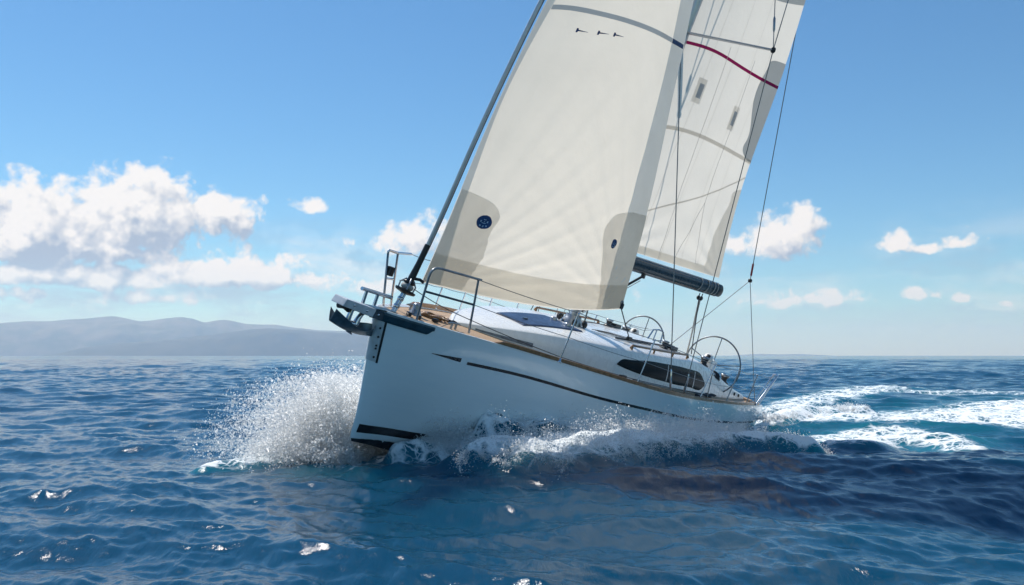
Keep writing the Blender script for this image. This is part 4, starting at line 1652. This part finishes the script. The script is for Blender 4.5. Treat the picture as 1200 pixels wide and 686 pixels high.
hband("batten_pocket", mai, mainsail, 'ltape', 0.002, 0.998, lambda u: 0.462 + 0.004 * math.sin(3 * u), lambda u: 0.467 + 0.004 * math.sin(3 * u), 0.010, 60, 4)
for (u, v) in ((.21, .2313), (.585, .2175)):
    band("sail_window", mai, mainsail, 'patch', v - 0.017, v + 0.017, lambda q: u - 0.034, lambda q: u + 0.034, 0.006, 8, 6, "small pale rectangle on the mainsail")
    band("sail_window_pane", mai, mainsail, 'greytape', v - 0.010, v + 0.010, lambda q: u - 0.014, lambda q: u + 0.022, 0.010, 8, 4, "small grey rectangle on the mainsail")
pa = spline([.1756, .1781, .2, .24, .2812, .3075, .3206, .324], [.925, .8875, .83, .765, .7375, .770, .8875, .998])
band("leech_patch", mai, mainsail, 'uvdark', 0.1756, 0.324, lambda v: float(pa(v)), lambda v: 0.999, 0.006, 50, 8, "grey reinforcement on the upper trailing edge")
lo = spline([0.001, .02, .0456, .0806, .1156, .130, .1345], [.80, .80, .8075, .8375, .890, .93, .998])
band("leech_patch", mai, mainsail, 'patch', 0.001, 0.1345, lambda v: float(lo(v)), lambda v: 0.999, 0.006, 50, 8, "grey reinforcement on the lower trailing edge")
hband("head_patch", mai, mainsail, 'uvdark', 0.60, 0.999, lambda u: 0.388 + 0.020 * ((u - 0.6) / 0.4) ** 1.2, lambda u: 0.46, 0.006, 30, 6, "grey patch high on the mainsail")
hband("foot_panel", mai, mainsail, 'footc', 0.002, 0.80, lambda u: 0.001, lambda u: 0.011, 0.005, 40, 3)
for (a, b_) in ((.10, .26), (.28, .45), (.46, .63), (.64, .79)):
    # vertical panel seams, slightly raking
    band("panel_seam", mai, mainsail, 'ltape', 0.0, 0.6, lambda v: (a + b_) / 2 + 0.10 * v - 0.0013, lambda v: (a + b_) / 2 + 0.10 * v + 0.0013, 0.004, 60, 2)
# lazy jacks hanging against the mainsail
for (u0, v0, u1, v1, u2, v2) in ((.30, .30, .33, .03, .33, .0), (.56, .30, .57, .095, .66, .01), (.57, .095, .46, .01, .46, .0)):
    pts = [mainsail(np.array(u0 + (u1 - u0) * t), np.array(v0 + (v1 - v0) * t)) + np.array([0.0, 0.07, 0]) for t in np.linspace(0, 1, 12)]
    pts += [mainsail(np.array(u1 + (u2 - u1) * t), np.array(v1 + (v2 - v1) * t)) + np.array([0.0, 0.07, 0]) for t in np.linspace(0.2, 1, 6)]
    MB().tube([tuple(p) for p in pts], 0.0035, 5).build("lazy_jack", M['ltape'], yacht)

# clew ring and genoa sheets
cl = genoa(np.array(0.985), np.array(0.008))
MB().lathe([(0.020, -0.012), (0.045, -0.012), (0.045, 0.012), (0.020, 0.012), (0.020, -0.012)], cl + np.array([0, .012, 0]), (0.1, 1, 0), 16).build("clew_ring", M['dsteel'], gen)
MB().box(cl + np.array([-0.02, 0.02, -0.05]), (0.08, 0.05, 0.10), bev=0.02).build("sheet_knot", M['drope'], yacht)
car = (0.15, 0.66, roof_z(0.15, 0.66) + 0.06)
MB().tube([tuple(cl + np.array([-0.02, 0.02, -0.08])), car, (-1.40, 0.72, roof_z(-1.4, 0.72) + 0.06)], 0.010, 6).build("genoa_sheet", M['drope'], yacht)
MB().tube([tuple(cl + np.array([-0.02, 0.0, -0.08])), (1.0, -0.4, 2.25), (0.15, -0.66, roof_z(0.15, -0.66) + 0.06)], 0.009, 6).build("genoa_sheet", M['drope'], yacht)
MB().box(car, (0.14, 0.06, 0.07), bev=0.015).build("sheet_car", M['black'], yacht)


# ------------------------------------------------------------------ bow: roller, anchor, stem plate, pulpit, stanchions
def build_bow():
    br = MB()
    br.prism([(6.36, -0.115, 1.385), (6.94, -0.115, 1.465), (6.90, -0.115, 1.560), (6.33, -0.115, 1.500)], (0, 0.23, 0), 0.012)
    roller = br.build("bow_roller", M['paleplate'], yacht, "pale metal bow roller jutting ahead of the stem")
    b = MB()
    b.prism([(5.9, -0.10, 1.492), (6.35, -0.10, 1.494), (6.35, 0.10, 1.494), (5.9, 0.10, 1.492)], (0, 0, 0.012), 0.0)
    for sd_ in (1, -1):
        rows = []
        for x in np.linspace(6.195, 5.52, 30):
            q = (6.195 - x) / 0.675
            zt = float(sheer_z(x)) - 0.004
            zb = zt - 0.115 + 0.075 * smooth01((q - 0.86) / 0.14)
            row = [hull_at(x, zt, 0.001, sd_)] + [hull_at(x, zt - 0.006 + (zb - zt) * k, 0.014, sd_) for k in (0, .25, .5, .75, 1)] + [hull_at(x, zb - 0.008, 0.001, sd_)]
            rows.append(row)
        b.grid(np.array(rows), True, flip=(sd_ > 0))
        b.prism([(6.40, sd_ * 0.088, 1.382), (6.14, sd_ * 0.088, 1.362), (6.14, sd_ * 0.088, 1.480), (6.38, sd_ * 0.088, 1.494)], (0, sd_ * 0.014, 0), 0.004)
    b.build("roller_bracket", M['bracket'], roller, "slate blue plate along the deck edge under the bow roller")
    for x in (6.52, 6.80):
        b = MB()
        b.lathe([(0.0, -0.10), (0.05, -0.09), (0.03, 0.0), (0.05, 0.09), (0.0, 0.10)], (x, 0, 1.44), (0, 1, 0), 14)
        b.build("roller_wheel", M['black'], roller)
    # mooring bar standing on the roller
    b = MB()
    b.tube([(6.62, 0.02, 1.715), (6.02, 0.02, 1.675)], 0.026, 10)
    for x in (6.52, 6.30):
        b.tube([(x, 0.02, 1.53), (x + 0.0, 0.02, 1.70)], 0.024, 10)
    b.build("mooring_bar", M['steel'], roller)
    for (x, yy, z) in ((6.25, 0.102, 1.43), (6.75, 0.115, 1.50), (6.5, 0.115, 1.46)):
        b = MB()
        b.lathe([(0.0, 0.012), (0.014, 0.010), (0.018, 0.0)], (x, yy, z), (0.15, 1, 0), 10)
        b.build("bracket_bolt", M['steel'], roller)

    # anchor hung under the roller
    anc = bpy.data.objects.new("anchor", None)
    COL.objects.link(anc)
    anc.parent = yacht
    b = MB()
    b.tube([(6.66, 0.0, 1.23), (6.655, 0.0, 1.34), (6.64, 0.0, 1.44)], [0.042, 0.034, 0.030], 10)
    b.tube([(6.50, 0.0, 1.24), (6.48, 0.0, 1.33), (6.42, 0.0, 1.43)], [0.05, 0.036, 0.030], 10)
    b.tube([(6.66, 0.0, 1.235), (6.50, 0.0, 1.235)], 0.045, 10)
    b.build("anchor_shank", M['steel'], anc)
    # two curved flukes of a plough, swept to each side of a central rib, with a thick edge
    for sd_ in (1, -1):
        top_rows, bot_rows = [], []
        for t in np.linspace(0, 1, 18):
            x = 6.97 - 0.86 * t
            w = 0.205 * math.sin(math.pi * min(1, (0.10 + t * 0.95))) ** 0.65 * (0.45 + 0.75 * t) + 0.004
            zc = 1.255 - 0.115 * t - 0.05 * math.sin(math.pi * t)
            a, c = [], []
            for k in np.linspace(0, 1, 9):
                z = zc + 0.13 * (k ** 1.6) * (0.45 + abs(t - 0.5) * 1.4)
                a.append((x, sd_ * (0.004 + w * k), z))
                c.append((x, sd_ * (0.004 + w * k), z - 0.020 * (1.2 - k)))
            top_rows.append(a)
            bot_rows.append(c)
        T = np.array(top_rows)
        B = np.array(bot_rows)
        b = MB()
        b.grid(T, True, flip=(sd_ > 0))
        b.grid(B, True, flip=(sd_ < 0))
        b.grid(np.stack([T[:, -1], B[:, -1]], 1), False, flip=(sd_ > 0))
        b.grid(np.stack([T[0], B[0]], 1), False, flip=(sd_ < 0))
        b.grid(np.stack([T[-1], B[-1]], 1), False, flip=(sd_ > 0))
        b.build("anchor_fluke", M['fluke'], anc)
    MB().tube([(6.72, 0, 1.21), (6.62, 0.02, 1.14), (6.54, 0.03, 1.11)], [0.02, 0.016, 0.01], 8).build("anchor_ring", M['dsteel'], anc)

    # stainless stem plate with bolt holes, wrapped round the stem
    rows = []
    for z in np.linspace(0.80, 1.365, 16):
        x0 = float(stem_x(z))
        r = []
        for q in np.linspace(-1, 1, 13):
            xn = 6.2 - 0.075 * abs(q) ** 1.0
            p = hull_at(xn, z, 0.006, 1 if q >= 0 else -1)
            if abs(q) < 0.12:
                p = np.array([x0 + 0.008, 0, z])
            r.append(p)
        rows.append(r)
    sp_ = MB().grid(np.array(rows), True).build("stem_plate", M['paleplate'], hull, "bright steel plate on the stem")
    for z in (0.86, 0.98, 1.02, 1.14, 1.26):
        b = MB()
        p = hull_at(6.15, z, 0.009, 1)
        b.lathe([(0.0, 0.006), (0.014, 0.005), (0.016, 0.0)], p, (0.5, 0.9, 0), 10)
        b.build("plate_bolt", M['black'], hull)
    rows = []
    for z in np.linspace(0.79, 1.375, 12):
        rows.append([hull_at(6.122, z, 0.005, 1), hull_at(6.100, z, 0.005, 1)])
    MB().grid(np.array(rows), True).build("stem_plate_edge", M['black'], hull)

    # pulpit: one bent tube each side, with mid rails
    pul = bpy.data.objects.new("pulpit", None)
    COL.objects.link(pul)
    pul.parent = yacht

    def bend(pts, r=0.10, n=6):
        out = [Vector(pts[0])]
        for a, b_, c in zip(pts[:-2], pts[1:-1], pts[2:]):
            a, b_, c = Vector(a), Vector(b_), Vector(c)
            p0 = b_ + (a - b_).normalized() * r
            p1 = b_ + (c - b_).normalized() * r
            for t in np.linspace(0, 1, n):
                out.append(p0 * (1 - t) ** 2 + b_ * 2 * t * (1 - t) + p1 * t * t)
        out.append(Vector(pts[-1]))
        return out
    MB().tube(bend([(5.72, 0.30, 1.50), (5.86, 0.36, 2.25), (4.98, 0.56, 2.26)], 0.16), 0.0175, 10).build("pulpit_tube", M['dsteel'], pul)
    MB().tube([(5.03, 0.545, 2.255), (4.88, 0.58, 1.50)], 0.0165, 10).build("pulpit_leg", M['dsteel'], pul)
    MB().tube([(5.79, 0.325, 1.90), (4.96, 0.56, 1.90)], 0.0155, 8).build("pulpit_rail", M['bracket'], pul)
    MB().tube(bend([(5.76, -0.30, 1.49), (6.03, -0.30, 2.25), (5.80, -0.33, 2.24), (5.28, -0.54, 2.26)], 0.05), 0.0175, 10).build("pulpit_tube", M['steel'], pul)
    MB().tube([(5.79, -0.33, 2.235), (5.45, -0.44, 1.49)], 0.0165, 10).build("pulpit_leg", M['steel'], pul)
    MB().tube([(5.90, -0.30, 1.87), (5.63, -0.385, 1.87)], 0.0155, 8).build("pulpit_rail", M['steel'], pul)
    MB().box((5.885, -0.27, 1.98), (0.075, 0.085, 0.13), bev=0.015).build("navigation_light", M['black'], pul)

    # foredeck gear: windlass, cleats, coiled line, small fittings
    wl = MB()
    wl.lathe([(0.0, 0.17), (0.05, 0.165), (0.065, 0.14), (0.05, 0.10), (0.075, 0.06), (0.10, 0.0)], (5.35, -0.06, deck_z(5.35, 0)), (0, 0, 1), 18)
    wl.build("windlass", M['dsteel'], yacht)
    b = MB()
    for k in range(6):
        rr = 0.10 + 0.018 * k
        c = Vector((5.05 - 0.03 * k, -0.12 + 0.02 * k, deck_z(5.0, 0.1) + 0.02 + 0.012 * (k % 3)))
        b.tube([c + Vector((rr * math.cos(a), rr * 0.8 * math.sin(a), 0.008 * math.sin(3 * a + k))) for a in np.linspace(0, 2 * math.pi, 20, endpoint=False)], 0.015, 6, closed=True)
    b.build("coiled_line", M['teakrail'], yacht, "brown coil of line on the foredeck")
    for (x, y) in ((5.05, 0.42), (5.0, -0.42), (-5.2, 1.52), (-5.2, -1.52)):
        b = MB()
        z = deck_z(x, y)
        b.tube([(x + 0.15, y, z + 0.075), (x + 0.08, y, z + 0.085), (x - 0.08, y, z + 0.085), (x - 0.15, y, z + 0.075)], [0.010, 0.016, 0.016, 0.010], 8)
        for o in (0.05, -0.05):
            b.tube([(x + o, y, z), (x + o, y, z + 0.08)], 0.017, 8)
        b.build("mooring_cleat", M['dsteel'], deck)
    for (x, y, s) in ((5.62, 0.06, 0.05), (5.52, 0.17, 0.045), (5.2, 0.2, 0.055), (4.75, 0.12, 0.05)):
        MB().box((x, y, deck_z(x, y) + 0.03), (s * 1.8, s, 0.05), Euler((0, 0, x * 3)), 0.012).build("pad_eye", M['black'], deck)
    # anchor locker lid outline
    rows = [[(x, y, deck_z(x, y) + 0.006) for y in (-w, w)] for x, w in ((5.30, 0.30), (5.285, 0.30))]
    MB().grid(np.array(rows), False, flip=True).build("locker_joint", M['black'], deck)


build_bow()


def build_lifelines():
    def stanchion(bx, by, bz, tx, ty, tz, mat='steel', r=0.0135):
        b = MB()
        b.tube([(bx, by, bz), (tx, ty, tz)], r, 8)
        b.lathe([(0.0, 0.06), (0.022, 0.06), (0.024, 0.02), (0.045, 0.012), (0.045, 0.0)], (bx, by, bz), (tx - bx, ty - by, tz - bz), 12)
        b.lathe([(0.0, 0.012), (0.016, 0.01), (0.018, -0.02)], (tx, ty, tz), (tx - bx, ty - by, tz - bz), 10)
        return b.build("stanchion", M[mat], yacht)
    port = [(3.42, 1.27, 1.445, 3.40, 1.30, 2.23), (1.39, 1.66, 1.345, 1.30, 1.66, 2.15), (-1.22, 1.79, 1.24, -1.42, 1.79, 1.97), (-2.85, 1.74, 1.22, -2.98, 1.74, 1.95), (-4.45, 1.64, 1.21, -4.45, 1.66, 1.92)]
    for i, p in enumerate(port):
        stanchion(*p, mat='steel' if i < 3 else 'dsteel')
    star = [(4.15, 1.0), (3.42, 1.27), (2.45, 1.50), (1.39, 1.66), (0.3, 1.78), (-1.22, 1.80), (-2.85, 1.74), (-4.45, 1.64)]
    stt = []
    for x, y in star:
        z = float(sheer_z(x)) + 0.02
        stanchion(x, -y, z, x - 0.03, -y, z + 0.74)
        stt.append((x - 0.03, -y, z + 0.74))
    # gate brace
    MB().tube([(-1.62, 1.79, 1.24), (-1.43, 1.79, 1.80)], 0.011, 8).build("stanchion_brace", M['steel'], yacht)

    def sag(pts, r, mat, name="lifeline"):
        out = []
        for a, b_ in zip(pts[:-1], pts[1:]):
            a, b_ = Vector(a), Vector(b_)
            for t in np.linspace(0, 1, 10)[:-1]:
                p = a.lerp(b_, t)
                p.z -= 0.014 * 4 * t * (1 - t)
                out.append(p)
        out.append(Vector(pts[-1]))
        MB().tube(out, r, 6).build(name, M[mat], yacht)
    tops = [(4.98, 0.56, 2.25)] + [p[3:] for p in port] + [(-5.3, 1.55, 1.98)]
    mids = [(4.95, 0.565, 1.90)] + [tuple(0.5 * (np.array(p[:3]) + np.array(p[3:]))) for p in port] + [(-5.3, 1.55, 1.62)]
    sag(tops, 0.0055, 'wire')
    sag(mids, 0.0048, 'wire')
    topsS = [(5.28, -0.54, 2.26)] + stt + [(-5.3, -1.55, 1.98)]
    midsS = [(5.45, -0.44, 1.87)] + [(a, b_, c - 0.37) for a, b_, c in stt] + [(-5.3, -1.55, 1.62)]
    sag(topsS, 0.0055, 'wire')
    sag(midsS, 0.0048, 'wire')
    # furling line led aft through the pulpit to the side deck
    sag([(5.72, 0.10, 1.86), (5.2, 0.46, 1.72), (3.42, 1.22, 1.52), (1.39, 1.58, 1.42), (-2.2, 1.5, 1.30)], 0.006, 'drope', "furling_line")

    # pushpit: a U of tube each side of the stern
    for sd_ in (1, -1):
        pp = bpy.data.objects.new("pushpit", None)
        COL.objects.link(pp)
        pp.parent = yacht
        a = [(-5.25, 1.60, 1.22), (-5.55, 1.63, 1.60), (-5.85, 1.66, 1.98), (-6.05, 1.60, 2.02), (-6.10, 1.50, 2.00), (-5.98, 1.42, 1.60), (-5.85, 1.36, 1.22)]
        pts = [(x, sd_ * y, z) for x, y, z in a]
        MB().tube(pts, 0.021, 8).build("pushpit_tube", M['steel'], pp)
        MB().tube([(-5.98, sd_ * 1.63, 2.0), (-5.72, sd_ * 1.52, 1.22)], 0.018, 8).build("pushpit_leg", M['steel'], pp)
        MB().tube([(-5.55, sd_ * 1.63, 1.62), (-5.98, sd_ * 1.42, 1.62)], 0.016, 8).build("pushpit_rail", M['steel'], pp)
        MB().tube([(-4.45, sd_ * 1.66, 1.93), (-5.25, sd_ * 1.64, 1.90), (-5.85, sd_ * 1.66, 1.98)], 0.0055, 6).build("pushpit_wire", M['wire'], pp)


build_lifelines()


# ------------------------------------------------------------------ flying spray (uncountable drops)
def drop_mesh(name, C, r, mat, label):
    # every drop is a small open dome turned at random, so sunlight passes through it
    n = len(C)
    off = np.array([[1, 0, 0], [-.5, .87, 0], [-.5, -.87, 0], [0, 0, 1.1]], float)
    q = RNG.normal(size=(n, 4))
    q /= np.linalg.norm(q, axis=1, keepdims=True)
    w, x, y, z = q.T
    Rm = np.stack([np.stack([1 - 2 * (y * y + z * z), 2 * (x * y - w * z), 2 * (x * z + w * y)], -1),
                   np.stack([2 * (x * y + w * z), 1 - 2 * (x * x + z * z), 2 * (y * z - w * x)], -1),
                   np.stack([2 * (x * z - w * y), 2 * (y * z + w * x), 1 - 2 * (x * x + y * y)], -1)], -2)
    s = r[:, None] * np.stack([np.ones(n), np.ones(n), RNG.uniform(0.6, 2.2, n)], 1)
    V = (C[:, None, :] + np.einsum('nij,nkj->nki', Rm, off[None] * s[:, None, :])).reshape(-1, 3)
    f = np.array([[0, 1, 3], [1, 2, 3], [2, 0, 3]])
    F = (np.arange(n)[:, None, None] * 4 + f[None]).reshape(-1, 3)
    return link(name, mesh_np(name, V, F, True), mat, kind="stuff", label=label)


def spray_mat():
    m, nt, out = newmat("white_water_drops")
    P = nt.new('ShaderNodeNewGeometry').outputs['Position']
    c = nt.mix(nt.noise(P, 40, 2, 0.5), (0.985, 0.99, 0.99), (0.96, 0.975, 0.98))
    d = nt.new('ShaderNodeBsdfDiffuse')
    nt.put(d.inputs[0], c)
    t = nt.new('ShaderNodeBsdfTranslucent')
    nt.put(t.inputs[0], c)
    g = nt.new('ShaderNodeBsdfGlossy')
    g.inputs['Roughness'].default_value = 0.25
    a = nt.new('ShaderNodeMixShader')
    a.inputs[0].default_value = 0.72
    nt.l.new(d.outputs[0], a.inputs[1])
    nt.l.new(t.outputs[0], a.inputs[2])
    b = nt.new('ShaderNodeMixShader')
    b.inputs[0].default_value = 0.06
    nt.l.new(a.outputs[0], b.inputs[1])
    nt.l.new(g.outputs[0], b.inputs[2])
    tr = nt.new('ShaderNodeBsdfTransparent')
    e = nt.new('ShaderNodeMixShader')
    e.inputs[0].default_value = 0.33
    nt.l.new(b.outputs[0], e.inputs[1])
    nt.l.new(tr.outputs[0], e.inputs[2])
    nt.l.new(e.outputs[0], out.inputs['Surface'])
    return m


SPRAY = spray_mat()
FWD = BM[:2, 0] / np.linalg.norm(BM[:2, 0])
PORT = np.array([-FWD[1], FWD[0]])


def fingers(nf, nd, base, out_dir, vo, vz, along, jit, z0, tmax=1.0, tpow=1.0, wind=0.0):
    """Jets thrown from a line of points: base(q) gives the foot, velocities in m/s, ballistic flight."""
    C = []
    for k in range(nf):
        q = RNG.random()
        p = base(q)
        o = vo(q)
        u = vz(q)
        a = along(q)
        n = int(nd * RNG.uniform(0.4, 1.7))
        t = RNG.random(n) ** tpow * tmax * 2 * u / 9.81
        du = RNG.normal(0, jit, (n, 3)) * (0.35 + RNG.random((n, 1)))
        vx = out_dir * (o + du[:, :1]) + FWD * (a + du[:, 1:2])
        xy = p[:2] + vx * t[:, None] + FWD * wind * (t ** 2)[:, None]
        z = p[2] + (u + du[:, 2]) * t - 4.905 * t * t
        C.append(np.concatenate([xy, z[:, None]], 1))
    C = np.concatenate(C)
    return C[C[:, 2] > z0]


def build_spray():
    # windward plume, thrown up on the far side of the stem
    stem = to_world([5.70, -0.05, -0.45])
    back = to_world([3.9, -0.62, -0.62])

    def base(q):
        p = stem + (back - stem) * q
        return np.array([p[0], p[1], 0.12 + 0.1 * RNG.random()])
    P1 = fingers(420, 350, base, -PORT, lambda q: abs(RNG.normal(1.25, .62)) + .1, lambda q: np.clip(RNG.normal(3.75, .75), 1.2, 4.75), lambda q: RNG.normal(-.25, .5), .26, 0.02, 1.0, 0.9)
    P2 = fingers(280, 260, base, -PORT, lambda q: RNG.uniform(1.4, 4.2), lambda q: np.clip(RNG.normal(3.3, .9), 1.2, 4.7), lambda q: RNG.normal(.1, .45), .22, 0.02, 1.0, 0.7)
    P3 = fingers(420, 420, base, -PORT, lambda q: RNG.uniform(.5, 7.0), lambda q: RNG.uniform(.9, 1.9), lambda q: RNG.normal(.35, .4), .2, 0.0, 1.0, 1.0)
    P4 = fingers(150, 260, base, -PORT, lambda q: RNG.uniform(.8, 3.6), lambda q: np.clip(RNG.normal(3.5, .9), 1.2, 4.8), lambda q: RNG.normal(0, .5), .05, 0.02, 0.9, 0.8)
    for nm, P, med, lab in (("spray", np.concatenate([P1, P2, P3, P4]), 0.0056, "tall white burst of spray on the far side of the bow"),):
        r = np.clip(np.exp(RNG.normal(math.log(med), .62, len(P))), .002, .030)
        drop_mesh(nm, P, r, SPRAY, lab)
    # leeward: thrown outwards from the near side of the bow, then along the foam crest
    side = [to_world([4.9, .40, -.36]), to_world([4.2, .72, -.25]), to_world([3.2, 1.12, .02]), to_world([1.9, 1.52, .12]), to_world([0.4, 1.75, .22])]

    def base2(q):
        s = q * 3.999
        i = int(s)
        p = side[i] + (side[i + 1] - side[i]) * (s - i)
        return np.array([p[0], p[1], max(p[2], 0.12)])
    Q1 = fingers(420, 300, base2, PORT, lambda q: RNG.uniform(.3, 1.9), lambda q: np.clip(RNG.normal(1.9, .65), .7, 3.1), lambda q: RNG.normal(0, .35), .22, 0.05, 1.0, 1.0)
    crest = np.array(WAKE[0][1])

    def base3(q):
        s = q * (len(crest) - 1.001)
        i = int(s)
        p = crest[i] + (crest[i + 1] - crest[i]) * (s - i)
        w = p[2]
        return np.array([p[0] + RNG.normal(0, .42) * w, p[1] + RNG.normal(0, .42) * w, .20 + .1 * RNG.random()])
    hump = lambda q: 0.85 + 0.5 * math.exp(-((q - .60) / .14) ** 2) + 0.35 * math.exp(-((q - .30) / .12) ** 2) - 0.4 * max(0, q - .8) * 4
    Q2 = fingers(1100, 260, base3, PORT, lambda q: RNG.normal(.35, .4), lambda q: abs(RNG.normal(1.38, .5)) * max(.35, hump(q)) + .3, lambda q: RNG.normal(0, .4), .24, 0.05, 1.0, 1.0)
    stern = np.array(WAKE[4][1])

    def base4(q):
        s = q * (len(stern) - 1.001)
        i = int(s)
        p = stern[i] + (stern[i + 1] - stern[i]) * (s - i)
        return np.array([p[0] + RNG.normal(0, .2), p[1] + RNG.normal(0, .2), .2])
    Q3 = fingers(260, 90, base4, PORT, lambda q: RNG.normal(0, .4), lambda q: abs(RNG.normal(.8, .4)) + .2, lambda q: RNG.normal(0, .4), .2, 0.05)
    for nm, P, med, lab in (("spray", np.concatenate([Q1, Q2]), 0.0056, "low white splash breaking along the near side of the hull"), ("spray", Q3, 0.008, "small flecks of spray on the wave behind the stern")):
        r = np.clip(np.exp(RNG.normal(math.log(med), .42, len(P))), .002, .016)
        drop_mesh(nm, P, r, SPRAY, lab)
    print("drops", len(P1) + len(P2) + len(P3), len(Q1) + len(Q2), len(Q3))


build_spray()


def build_mist():
    """Fine mist hanging in the windward burst: a soft cloud of uneven density."""
    bm = bmesh.new()
    bmesh.ops.create_icosphere(bm, subdivisions=4, radius=1.0)
    me = bpy.data.meshes.new("spray_mist")
    bm.to_mesh(me)
    bm.free()
    m, nt, out = newmat("fine_white_mist")
    pv = nt.new('ShaderNodeVolumePrincipled')
    pv.inputs['Color'].default_value = (0.995, 0.995, 0.995, 1)
    pv.inputs['Absorption Color'].default_value = (1, 1, 1, 1)
    pv.inputs['Anisotropy'].default_value = 0.6
    oc = coords(nt)
    P = nt.new('ShaderNodeNewGeometry').outputs['Position']
    s = nt.new('ShaderNodeSeparateXYZ')
    nt.put(s.inputs[0], oc)
    rad = nt.v('LENGTH', oc)
    n = nt.noise(P, 2.6, 5, 0.6)
    f = nt.m('SUBTRACT', nt.m('ADD', nt.m('SUBTRACT', 1.0, rad), nt.m('MULTIPLY', n, 0.9)), 0.55)
    dens = nt.m('MULTIPLY', nt.ramp(f, 0.0, 0.55), 1.0)
    nt.put(pv.inputs['Density'], dens)
    nt.l.new(pv.outputs[0], out.inputs['Volume'])
    o = link("spray_mist", me, m, kind="stuff", label="soft white mist inside the burst of spray by the bow")
    c = to_world([5.1, -0.3, -0.4])
    o.location = (c[0] - 0.62 * 1.0, c[1] + 0.40, 0.55)
    o.rotation_euler = (0, 0.25, math.atan2(-PORT[1], -PORT[0]))
    o.scale = (1.35, 0.62, 0.78)


build_mist()
